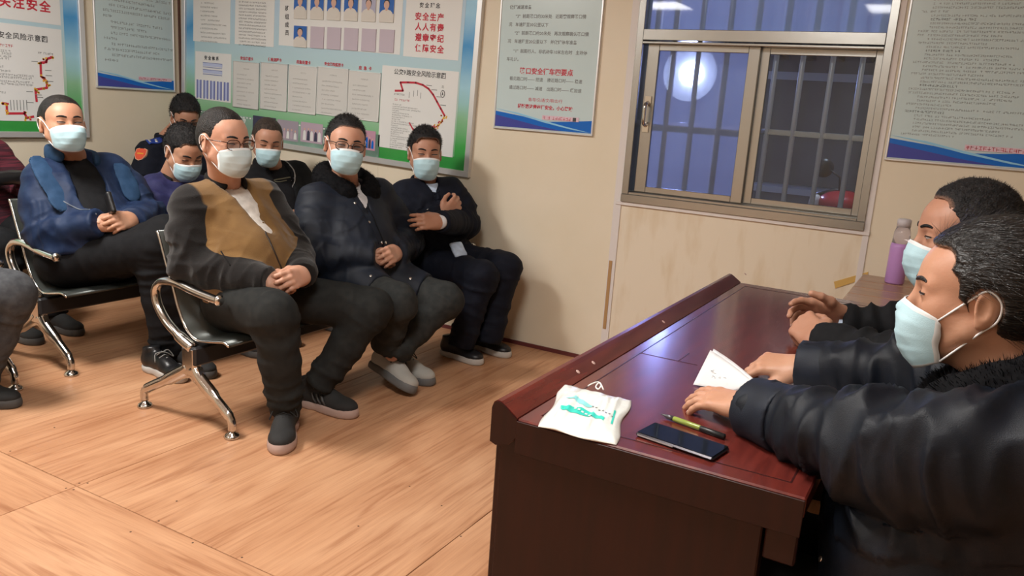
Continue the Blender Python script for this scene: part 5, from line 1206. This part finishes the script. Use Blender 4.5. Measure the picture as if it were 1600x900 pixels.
# ---- 1. man in the brown and black jacket
J = ar(head=(350, 220, 0, -2.62), neck=(352, 288, 0, -2.70), shR=(298, 322, 0, -2.71), shL=(410, 310, 0, -2.68), elR=(297, 412, 0, -2.66), elL=(455, 398, 0, -2.50), wrR=(408, 441, 0, -2.33), wrL=(484, 430, 0, -2.29), hip=(-2.56, 2.375, .485), knR=(428, 492, 0, -2.22), anR=(447, 636, 0, -2.24), knL=(582, 482, 0, -2.17), anL=(498, 600, 0, -2.30))
def ex1(root, jk, bv, bt, J, X):
    surface_strip(bv, [(412, 358), (415, 364), (420, 374), (427, 390), (434, 406), (440, 420)], .007, .0015, 'zip', mat('zip_dark', (.03, .02, .015), .4), jk)
    surface_strip(bv, [(345, 392), (352, 403), (360, 415)], .005, .001, 'pocket_seam', CBJ, jk)
    shoe(root, V3(-2.245, 2.275, 0), V3(-2.135, 2.13, 0), MSHB, MRUBP, lace_m=MLACE, sc=1.2)
    shoe(root, at(490, 635, 2, 0), at(556, 655, 2, 0), MSHB, MRUBP, sc=1.2, lace_m=MLACE, stripes=mat('stripe_grey', (.09, .09, .09), .6))
person('man in a brown-and-black jacket and brown glasses, hands folded, front bench', J, dict(look=(-4, -3, 0), skin=SK1, hair=H2, ht=.006, hs=.003, spike=.0006, glasses='brown', eye=.35, seed=1, girth=1.22, belly=.075, res=.0036,
    maskm=mat('mask_greyblue', (.50, .60, .62), .7), coat=dict(m=[TWO, CBJ], sleeve_mi=1, seam=.0, open=(.088, .44, .034), oside=.025, shirt=CWHITE, hem=-.01, arm=(.084, .076, .060), res=.0075, label='camel brown jacket front with black sleeves',
    collar=dict(r=.068, h=.035, t=.022, gap=50, fl=.4, m=CBJ, up=.012)), trousers=dict(m=CCHAR, r=(.104, .084, .076, .064)), hands=clasp(J, V3(1, 0, 0)), extra=ex1))

# ---- 2. man in the fur-collared coat
J = ar(head=(540, 226, 0, -2.58), neck=(540, 292, 0, -2.66), shR=(492, 315, 0, -2.68), shL=(592, 305, 0, -2.58), elR=(487, 398, 0, -2.60), elL=(632, 378, 0, -2.52), wrR=(572, 402, 0, -2.35), wrL=(630, 394, 0, -2.36), hip=(-2.57, 3.03, .485), knR=(622, 474, 0, -2.16), anR=(598, 545, 0, -2.26), knL=(696, 470, 0, -2.12), anL=(614, 556, 0, -2.22))
def ex2(root, jk, bv, bt, J, X):
    for px, py in ((555, 317), (577, 347), (597, 379), (603, 379), (579, 431), (569, 450), (641, 435), (673, 451)): surface_dot(bv, px, py, .0075, 'snap_button', MSNAP, jk)
    surface_strip(bv, [(566, 300), (576, 325), (588, 352), (598, 376), (598, 385)], .006, .0015, 'front_seam', MFUR, jk)
    surface_strip(bv, [(548, 305), (562, 325), (580, 355), (592, 382)], .004, .001, 'front_seam', CND, jk)
    MW = mat('sole_grey', (.13, .13, .13), .6)
    shoe(root, at(596, 584, 2, .050), at(650, 622, 2, .012), MSHG, MW, lace_m=MLACE, roll=-22, sc=1.22); shoe(root, at(615, 588, 2, .0)+V3(0, .04, 0), at(664, 603, 2, 0)+V3(0, .02, 0), MSHG, MW, lace_m=MLACE, sc=1.2)
person('man in navy coat with black fur collar and thin glasses, middle of the front bench', J, dict(look=(-38, 0, -6), skin=SK1, hair=H1, ht=.016, hs=.004, spike=.0016, blades=1600, bl=.012, bw=.0008, glasses='black', eye=.45, seed=2, w=1.06, girth=1.34, belly=.06, res=.0040,
    coat=dict(m=[CN], open=(.050, .32, .010), shirt=CSHW, hem=.06, arm=(.090, .088, .068), skirt=.74, label='long navy padded coat', name='coat', collar=dict(r=.112, h=.065, t=.060, gap=38, fl=.8, m=MFUR, up=.02, fuzz=.003, n=4000)),
    trousers=dict(m=CGREY, r=(.100, .082, .064, .050), len=-.005), hsc=1.12, hands=clasp(J, V3(.95, -.3, 0)), extra=ex2))

# ---- 3. man in dark uniform with crossed arms
J = ar(head=(664, 238, 0, -2.60), neck=(666, 288, 0, -2.62), shR=(632, 308, 0, -2.66), shL=(706, 302, 0, -2.50), elR=(640, 362, 0, -2.58), elL=(728, 348, 0, -2.42), wrR=(693, 338, 0, -2.40), wrL=(688, 347, 0, -2.30), hip=(-2.56, 3.68, .485), knR=(752, 432, 0, -2.14), anR=(722, 532, 0, -2.2), knL=(790, 418, 0, -2.10), anL=(765, 526, 0, -2.12))
def ex3(root, jk, bv, bt, J, X):
    for px, py in ((627, 272), (668, 327), (685, 417)): surface_dot(bv, px, py, .007, 'snap_button', MSNAP, jk)
    surface_strip(bv, [(682, 290), (684, 300), (686, 312)], .020, .002, 'tie', CND, jk)
    w = MB().tube([J['wrL']+unit(J['elL']-J['wrL'])*.03*t for t in (-.6, .6)], .036, 18); w.build('shirt_cuff', CSHW, jk, (0, 0, 0))
    sg = Sdf().box(at(716, 390, 0, -2.30), (.05, .035, .012), R=ypr(-30, -35, 10).T, rnd=.008); V, Q, _ = sg.mesh(.008, folds([], .003, 30)); mesh_np('shirt_tail', V, Q, CSHB, jk)
    MS = mat('shoe_black_leather', (.012, .012, .014), .4)
    shoe(root, at(712, 558, 2, 0)+V3(-.02, 0, 0), at(750, 571, 2, 0), MS, MRUBW, lace_m=MLACE, sc=1.06); shoe(root, at(752, 546, 2, 0), at(789, 558, 2, 0), MS, MRUBW, sc=1.06)
person('man in dark navy uniform with crossed arms, last on the front bench by the wall', J, dict(look=(-44, -3, 0), skin=SK2, hair=H1, ht=.018, hs=.007, spike=.002, blades=1600, bl=.014, bw=.0008, fringe=True, eye=.4, seed=3, w=1.0, girth=1.12, belly=.03, res=.0045, droop=.006,
    coat=dict(m=[CND], open=(.046, .34, .010), shirt=CSHB, hem=.07, arm=(.084, .074, .058), skirt=.35, collar=dict(r=.080, h=.03, t=.024, gap=48, fl=.4, m=CND, up=.0)),
    trousers=dict(m=CND, r=(.098, .082, .070, .064), len=.03), hands=[dict(w=J['wrR'], d=V3(.15, .35, .30), b=V3(.8, -.5, .1), s=1, curl=(25, 35, 20)), dict(w=J['wrL'], d=V3(-.35, -.85, .05), b=V3(.8, -.35, .3), s=-1, curl=(25, 30, 20), thumb=.6)], extra=ex3))

# ---- 4. man in the open blue coat
J = ar(head=(98, 193, 0, -3.72), neck=(112, 243, 0, -3.80), shR=(66, 280, 0, -3.80), shL=(172, 266, 0, -3.78), elR=(72, 365, 0, -3.70), elL=(228, 338, 0, -3.62), wrR=(148, 348, 0, -3.44), wrL=(212, 345, 0, -3.42), hip=(-3.66, 2.36, .485), knR=(238, 385, 0, -3.28), anR=(262, 548, 0, -3.26), knL=(262, 368, 0, -3.24), anL=(288, 560, 0, -3.22))
def ex4(root, jk, bv, bt, J, X):
    fw, ax, R = X['fw'], X['ax'], X['R']; P, S = X['P'], X['S']
    # turned-out paler lining along both edges of the open front
    for sg, pts in ((-1, [(52, 232), (62, 256), (76, 282), (88, 300), (96, 320)]), (1, [(150, 212), (172, 238), (190, 265), (202, 290), (205, 305)])):
        P_ = []
        for px, py in pts:
            d = unit(FWD+(px-800)/FPX*RIGHT-(py-450)/FPX*UP); h = bv.ray_cast(Vector(CAM), Vector(d)); 
            if h[0] is not None: P_.append(V3(*h[0])+V3(*h[1])*.006)
        if len(P_) > 2:
            s = Sdf(); P_ = smooth_path(P_, 3)
            for i in range(len(P_)-1): s.cap(P_[i], P_[i+1], .044, .044, k=.01, flat=(unit(fw+ax*.4), .16))
            V, Q, _ = s.mesh(.007, folds([], .004, 22, 4)); mesh_np('lining', V, Q, CBLUEL, jk)['label'] = 'paler blue lining turned outward'
    surface_strip(bv, [(40, 226), (50, 236), (58, 244)], .022, .003, 'silver_tab', mat('silver_grey', (.36, .40, .36), .5), jk)
    surface_strip(bv, [(72, 285), (82, 305), (105, 318), (130, 328), (150, 336)], .007, .002, 'coat_edge', mat('edge_grey', (.10, .12, .15), .5), jk)
    MP = Sdf().box(at(172, 318, 0, -3.42), (.04, .012, .05), R=ypr(-25, 20, 10).T, rnd=.006); V, Q, _ = MP.mesh(.006); mesh_np('pocket_phone', V, Q, MBLACKP, jk)
    shoe(root, at(255, 585, 2, 0)+V3(-.05, .0, 0), at(285, 600, 2, 0)+V3(.05, 0, 0), mat('shoe_black_shine', (.012, .012, .013), .3), MRUBW, lace_m=mat('lace_grey', (.25, .25, .24), .7)); shoe(root, at(292, 575, 2, 0), at(325, 590, 2, 0), MSHB, MRUBD)
SN4 = [(120, 255), (129, 254), (112, 295), (180, 276)]
person('man in an open blue padded coat over black shirt, seated nearest on the second bench', J, dict(look=(-14, 7, 0), skin=SK3, hair=H2, ht=.007, hs=.004, spike=.0007, eye=.45, seed=4, w=1.08, girth=1.30, belly=.06, res=.0042,
    coat=dict(m=[CBLUE], open=(.085, .80, .075), shirt=CB, hem=.0, arm=(.092, .082, .064), label='blue padded coat hanging open', name='coat', fold=1.3, collar=dict(r=.100, h=.05, t=.030, gap=62, fl=.5, m=CBLUEL, up=.0)),
    trousers=dict(m=CB, r=(.112, .092, .078, .066)), hands=clasp(J, V3(1, -.1, 0)), extra=ex4))

# ---- 5. man in violet-blue jacket looking down
J = ar(head=(288, 236, 0, -3.62), neck=(268, 278, 0, -3.78), shR=(238, 300, 0, -3.78), shL=(318, 300, 0, -3.74), elR=(232, 345, 0, -3.70), elL=(330, 370, 0, -3.6), wrR=(280, 375, 0, -3.45), wrL=(300, 375, 0, -3.45), hip=(-3.64, 2.98, .485), knR=(-3.22, 2.88, .50), anR=(-3.20, 2.90, .10), knL=(-3.22, 3.10, .50), anL=(-3.20, 3.12, .10))
def ex5(root, jk, bv, bt, J, X):
    surface_strip(bv, [(262, 275), (270, 277), (278, 277)], .012, .0015, 'black_tag', CB, jk)
    surface_strip(bv, [(262, 243), (258, 252), (262, 262)], .016, .004, 'white_collar', CWHITE, jk)
    shoe(root, V3(-3.22, 2.90, 0), V3(-3.02, 2.88, 0), MSHB, MRUBD); shoe(root, V3(-3.22, 3.12, 0), V3(-3.02, 3.13, 0), MSHB, MRUBD)
person('man in violet-blue jacket with bowed head and mask, behind the brown-jacketed man', J, dict(look=(-12, -28, 0), skin=SK3, hair=H1, ht=.018, hs=.009, spike=.002, blades=1500, bl=.014, bw=.0008, eye=.1, seed=5, girth=1.15, res=.0048,
    coat=dict(m=[CPUR], open=(.040, .12, .010), shirt=CWHITE, hem=.02, arm=(.084, .074, .060), collar=dict(r=.070, h=.03, t=.022, gap=50, fl=.45, m=CB)), trousers=dict(m=CB), hands=clasp(J, V3(1, 0, 0)), extra=ex5))

# ---- 6. guard with the orange badge in the rear row
J = ar(head=(290, 182, 0, -4.60), neck=(262, 218, 0, -4.74), shR=(232, 240, 0, -4.72), shL=(310, 232, 0, -4.72), elR=(-4.66, 3.42, .64), elL=(-4.62, 3.98, .64), wrR=(-4.42, 3.52, .62), wrL=(-4.42, 3.80, .62), hip=(-4.62, 3.66, .485), knR=(-4.18, 3.55, .50), anR=(-4.16, 3.56, .10), knL=(-4.18, 3.78, .50), anL=(-4.16, 3.80, .10))
J['shL'][1] = min(J['shL'][1], 3.88); J['elL'][1] = 3.88
def ex6(root, jk, bv, bt, J, X):
    c = at(220, 241, 0, -4.66); d = unit(c-CAM); h = bv.ray_cast(Vector(CAM), Vector(d))
    if h[0] is not None:
        p = V3(*h[0]); n = V3(*h[1]); R = frame_from(n, V3(0, 0, 1)); l, u = R[:, 1], R[:, 2]
        def shield(k, z, name, m): 
            o = [(-.034, .030), (-.018, .036), (0, .038), (.018, .036), (.034, .030), (.036, -.005), (.020, -.034), (0, -.042), (-.020, -.034), (-.036, -.005)]
            vs = [p+l*a*k*1.15+u*b*k*1.15+n*(z+.004) for a, b in o]+[p+l*a*k*1.15+u*b*k*1.15-n*.008 for a, b in o]; k_ = len(o)
            MB().add(vs, [list(range(k_))[::-1], list(range(k_, 2*k_))]+[[i, (i+1) % k_, (i+1) % k_+k_, i+k_] for i in range(k_)]).build(name, m, jk, (0, 0, 0))
        shield(1.0, .001, 'badge', mat('badge_cream', (.60, .35, .22), .6)); shield(.9, .002, 'badge', mat('badge_orange', (.62, .075, .03), .6))
        MB().box((0, 0, 0), (.001, .001, .001))
        b = MB(); 
        for k in range(5): q = p+n*.0075+l*(.018-.009*k)+u*.002; b.add([q-l*.003-u*.005, q+l*.003-u*.005, q+l*.003+u*.005, q-l*.003+u*.005], [(0, 1, 2, 3)])
        b.build('badge_lettering', MYEL, jk, (0, 0, 0))['kind'] = 'stuff'
    surface_strip(bv, [(230, 222), (246, 220), (262, 219)], .060, .004, 'shoulder_board', mat('royal_blue', (.01, .04, .26), .5), jk)
    surface_strip(bv, [(232, 219), (235, 224)], .014, .006, 'silver_mark', MALU, jk); surface_strip(bv, [(242, 218), (245, 223)], .018, .006, 'silver_mark', MALU, jk)
    shoe(root, V3(-4.18, 3.55, 0), V3(-3.98, 3.55, 0), MSHB, MRUBD); shoe(root, V3(-4.18, 3.78, 0), V3(-3.98, 3.78, 0), MSHB, MRUBD)
person('guard in black uniform with orange shoulder badge and blue shoulder board, rear row', J, dict(look=(-28, -26, 0), skin=SK2, hair=H1, ht=.020, hs=.010, spike=.002, blades=1200, bl=.014, bw=.0009, eye=.1, seed=6, girth=1.15, res=.005, fringe=True, glasses='black',
    coat=dict(m=[CND], open=(.040, .12, .010), shirt=CB, hem=.02, arm=(.084, .074, .060), collar=dict(r=.072, h=.03, t=.022, gap=50, fl=.45, m=CND)), trousers=dict(m=CB), hands=clasp(J, V3(1, 0, 0)), extra=ex6))

# ---- 7. man in black hooded coat and printed tee
J = ar(head=(418, 220, 0, -3.66), neck=(425, 262, 0, -3.76), shR=(396, 282, 0, -3.78), shL=(464, 272, 0, -3.72), elR=(-3.72, 3.36, .64), elL=(-3.58, 3.90, .64), wrR=(-3.48, 3.50, .62), wrL=(-3.46, 3.72, .62), hip=(-3.64, 3.60, .485), knR=(-3.22, 3.50, .50), anR=(-3.20, 3.52, .10), knL=(-3.22, 3.72, .50), anL=(-3.20, 3.74, .10))
def ex7(root, jk, bv, bt, J, X):
    b2 = None
    for q in root.children:
        if q.name.startswith('shirt'):
            me = q.data; b2 = BVHTree.FromPolygons([tuple(v.co) for v in me.vertices], [tuple(p.vertices) for p in me.polygons])
    MG = mat('faded_gold_print', (.16, .15, .10), .6)
    if b2:
        surface_strip(b2, [(409, 281), (420, 284), (430, 281), (442, 279), (454, 277)], .008, .001, 'shirt_print', MG, root); surface_strip(b2, [(412, 286), (424, 283), (436, 284), (448, 282)], .006, .001, 'shirt_print', MG, root)
    surface_strip(bv, [(452, 258), (460, 270), (458, 290), (440, 305)], .006, .003, 'drawstring', mat('cord_grey', (.4, .4, .4), .6), jk)
    surface_strip(bv, [(446, 252), (456, 262), (461, 275), (455, 284)], .008, .002, 'zip_edge', mat('zip_grey', (.28, .28, .29), .4, .5), jk)
    shoe(root, V3(-3.22, 3.52, 0), V3(-3.02, 3.52, 0), MSHB, MRUBD); shoe(root, V3(-3.22, 3.74, 0), V3(-3.02, 3.74, 0), MSHB, MRUBD)
person('man in black hooded coat over a printed black tee, eyes lowered, between two glasses wearers', J, dict(look=(-36, -14, -3), skin=SK2, hair=H3, ht=.008, hs=.004, spike=.001, eye=.1, seed=7, girth=1.15, res=.0045,
    coat=dict(m=[CB], open=(.070, .75, .060), shirt=cloth('black_tee', (.010, .010, .012)), hem=.02, arm=(.086, .076, .060), collar=dict(r=.098, h=.06, t=.030, gap=60, fl=.6, m=CB)), trousers=dict(m=CB), hands=clasp(J, V3(1, -.2, 0)), extra=ex7))

# ---- 8. person in the maroon knit at the left edge
J = dict(head=V3(-4.66, 2.36, 1.15), neck=V3(-4.76, 2.36, .97), shR=V3(-4.76, 2.16, .90), shL=V3(-4.76, 2.575, .90), elR=V3(-4.70, 2.12, .64), elL=V3(-4.66, 2.66, .66), wrR=V3(-4.46, 2.22, .64), wrL=V3(-4.44, 2.56, .74), hip=V3(-4.62, 2.38, .485), knR=V3(-4.20, 2.28, .50), anR=V3(-4.18, 2.30, .10), knL=V3(-4.20, 2.50, .50), anL=V3(-4.18, 2.52, .10))
def ex8(root, jk, bv, bt, J, X):
    s = Sdf().box(V3(-4.46, 2.46, .80), (.06, .12, .035), rnd=.025); V, Q, _ = s.mesh(.01, folds([], .004, 20)); o = mesh_np('waist_bag', V, Q, MBLACKP, root)
    shoe(root, V3(-4.2, 2.30, 0), V3(-4.0, 2.30, 0), MSHB, MRUBD); shoe(root, V3(-4.2, 2.52, 0), V3(-4.0, 2.52, 0), MSHB, MRUBD)
CMAR = mat('maroon_striped_knit', (.13, .018, .032), .9, col2=(.045, .010, .018), scale=12, stretch=(.5, .5, 9), detail=1, bump=.4, bscale=60, bstretch=(.3, .3, 6), contrast=(.42, .58))
person('person in a maroon striped knit top cut off by the left edge, rear row', J, dict(look=(-10, 0, 0), skin=SK2, hair=H1, seed=8, girth=1.15, res=.006, hres=.008,
    coat=dict(m=[CMAR], hem=.02, arm=(.082, .072, .056), fold=.6, name='jumper'), trousers=dict(m=CB), hands=[dict(w=J['wrR'], d=V3(1, .1, 0), b=V3(0, 0, 1), s=1), dict(w=J['wrL'], d=V3(1, -.1, 0), b=V3(0, 0, 1), s=-1)], extra=ex8))

# ---- 9. grey-trousered sitter whose knee enters from the left
J = dict(head=V3(-3.66, 1.62, 1.17), neck=V3(-3.78, 1.62, .98), shR=V3(-3.78, 1.42, .91), shL=V3(-3.78, 1.82, .91), elR=V3(-3.72, 1.38, .64), elL=V3(-3.70, 1.84, .64), wrR=V3(-3.50, 1.50, .62), wrL=V3(-3.50, 1.72, .62), hip=V3(-3.66, 1.62, .485), knR=V3(-3.27, 1.50, .49), anR=V3(-3.34, 1.52, .10), knL=V3(-3.29, 1.795, .475), anL=V3(-3.42, 1.72, .11))
def ex9(root, jk, bv, bt, J, X):
    shoe(root, V3(-3.46, 1.70, 0), at(6, 634, 2, 0)+V3(.0, 0, 0), MSHB, MRUBD); shoe(root, V3(-3.36, 1.52, 0), V3(-3.14, 1.52, 0), MSHB, MRUBD)
person('sitter in grey trousers at the left edge, only one knee and shoe showing', J, dict(look=(0, 0, 0), skin=SK2, hair=H1, seed=9, girth=1.1, res=.006, hres=.008,
    coat=dict(m=[CB], hem=.02, arm=(.08, .07, .056)), trousers=dict(m=CGREYJ, r=(.110, .092, .078, .066)), hands=[dict(w=J['wrR'], d=V3(1, .1, 0), b=V3(0, 0, 1), s=1), dict(w=J['wrL'], d=V3(1, -.1, 0), b=V3(0, 0, 1), s=-1)], extra=ex9))

# ---- stools of the two speakers
def stool(x, y, label):
    o = empty('stool', (x, y, 0)); tag(o, label, 'stool'); org = V3(x, y, 0)
    MB(org).box((x-.17, y-.17, .355), (x+.17, y+.17, .38), bev=.01).build('seat', MPLANK, o, (0, 0, 0))
    for sx in (-1, 1):
        for sy in (-1, 1): MB(org).tube([V3(x+sx*.17, y+sy*.17, 0), V3(x+sx*.14, y+sy*.14, .355)], .014, 10).build('leg', MCHROME, o, (0, 0, 0))
stool(.20, 1.54, 'square wooden stool under the woman at the near end of the desk'); stool(.42, 2.27, 'square wooden stool under the man at the desk, beyond the woman')

# ---- 10. man at the desk
J = dict(head=V3(.014, 2.240, 1.118), neck=V3(.115, 2.25, .985), shR=V3(.15, 2.45, .93), shL=V3(.15, 2.05, .93), elR=V3(.0, 2.53, .828), elL=V3(.02, 2.045, .828), wrR=V3(-.250, 2.435, .808), wrL=V3(-.272, 2.195, .806), hip=V3(.40, 2.25, .485), knR=V3(-.02, 2.36, .50), anR=V3(.06, 2.36, .10), knL=V3(-.02, 2.14, .50), anL=V3(.06, 2.14, .10))
def ex10(root, jk, bv, bt, J, X):
    shoe(root, V3(.08, 2.36, 0), V3(-.12, 2.36, 0), MSHB, MRUBD); shoe(root, V3(.08, 2.14, 0), V3(-.12, 2.14, 0), MSHB, MRUBD)
    for s_ in 'RL':
        e = unit(J['wr'+s_]-J['el'+s_])
        if s_ == 'R': MB().tube([J['wrR']-e*.005, J['wrR']+e*.012], .036, 18).build('shirt_cuff', CSHB, jk, (0, 0, 0))
H10 = [dict(w=J['wrL'], d=V3(-.60, .66, .22), b=V3(-.25, -.78, .60), s=-1, per=[(40, 42, 20), (48, 45, 25), (52, 48, 25), (56, 50, 25)], thumb=.2, spread=6), dict(w=J['wrR']+V3(0, 0, .02), d=V3(-.86, -.28, .12), b=V3(-.05, .80, .55), s=1, per=[(18, 22, 12), (28, 30, 18), (36, 34, 20), (40, 38, 22)], thumb=-.3, spread=7)]
person('man with short black hair and dark jacket, hands laced on the desk, beyond the woman', J, dict(look=(196, -4, 0), skin=SK2, hair=H1, ht=.014, hs=.005, spike=.002, blades=9000, bl=.008, bw=.00035, flow=(-.4, 0, .5), lift=.6, eye=.5, seed=10, w=1.0, girth=1.15, belly=.02, res=.0032, hres=.0035, hairline=.008, nails=True,
    coat=dict(m=[CB], open=(.045, .2, .010), shirt=CB, hem=.04, arm=(.082, .064, .050), res=.007, fold=1.2, collar=dict(r=.076, h=.035, t=.024, gap=50, fl=.45, m=CB)), trousers=dict(m=CB), hands=H10, extra=ex10))

CNW = cloth('navy_black_shell', (.0035, .0055, .010), rough=.5, spec=.3)
HW = mat('hair_combed_black', (.005, .0048, .005), .34, col2=(.016, .014, .013), scale=260, stretch=(.06, 1, 1), bump=.5, bscale=260, bstretch=(.06, 1, 1))
# ---- 11. woman at the desk
J = dict(head=V3(.048, 1.585, 1.088), neck=V3(.130, 1.57, .945), shR=V3(.15, 1.78, .90), shL=V3(.150, 1.345, .905), elR=V3(.0, 1.885, .835), elL=V3(-.040, 1.375, .838), wrR=V3(-.262, 1.890, .812), wrL=V3(-.285, 1.545, .808), hip=V3(.125, 1.50, .485), knR=V3(-.24, 1.66, .50), anR=V3(-.14, 1.66, .10), knL=V3(-.24, 1.46, .50), anL=V3(-.14, 1.46, .10))
def ex11(root, jk, bv, bt, J, X):
    surface_dot(bv, 1197, 608, .0055, 'snap_button', MSNAP, jk)
    for px, py in ((1282, 873),): surface_dot(bv, px, py, .006, 'snap_button', MSNAP, jk)
    e = unit(J['wrL']-J['elL']); a = J['wrL']-e*.075
    for s_, r in (('L', .0655), ('R', .0645)):
        e = unit(J['wr'+s_]-J['el'+s_]); c = J['wr'+s_]-e*.085; s = Sdf().cap(c, J['wr'+s_]+e*.03, r, r-.004, k=.01, cut=[(J['wr'+s_]+e*.006, e), (c, -e)])
        s.cap(c, J['wr'+s_]+e*.04, .034, .036, k=.004, op='s'); V, Q, _ = s.mesh(.0045, folds([], .0022, 26, 5)); mesh_np('cuff', V, Q, CN, jk)
    shoe(root, V3(-.12, 1.66, 0), V3(-.32, 1.66, 0), MSHB, MRUBD); shoe(root, V3(-.12, 1.46, 0), V3(-.32, 1.46, 0), MSHB, MRUBD)
H11 = [dict(w=J['wrL']+V3(-.012, .006, 0), d=V3(-.95, .28, -.10), b=V3(-.05, -.25, 1), s=-1, per=[(8, 14, 10), (12, 16, 12), (14, 18, 12), (16, 20, 14)], thumb=.25, spread=5), dict(w=J['wrR'], d=V3(-.93, -.10, -.06), b=V3(-.1, -.35, .93), s=1, per=[(34, 38, 20), (38, 42, 24), (44, 46, 26), (48, 48, 28)], thumb=.35, spread=3)]
w_ = person('woman in navy coat with hair pulled back and mask, forearms on the near desk end', J, dict(hs_=1.02, look=(181, -3, 0), skin=SK3, hair=HW, ht=.014, hs=.010, fade=.012, fhw=.064, strands=True, bun=True, hairline=.004, nape=-.085, blades=7000, bl=.040, bw=.0004, flow=(-1, 0, -.25), lift=.03, eye=.3, seed=11, w=1.0, girth=1.32, belly=.095, res=.0028, hres=.0032, nails=True, hsc=.97, droop=.010,
    coat=dict(m=[CNW], open=(.045, .2, .010), shirt=CB, hem=.10, skirt=.62, arm=(.094, .080, .058), res=.0065, fold=1.5, name='coat', collar=dict(r=.105, h=.07, t=.055, gap=40, fl=.65, m=MFUR, up=.0, fuzz=.0025, n=9000)), trousers=dict(m=CB), hands=H11, extra=ex11))
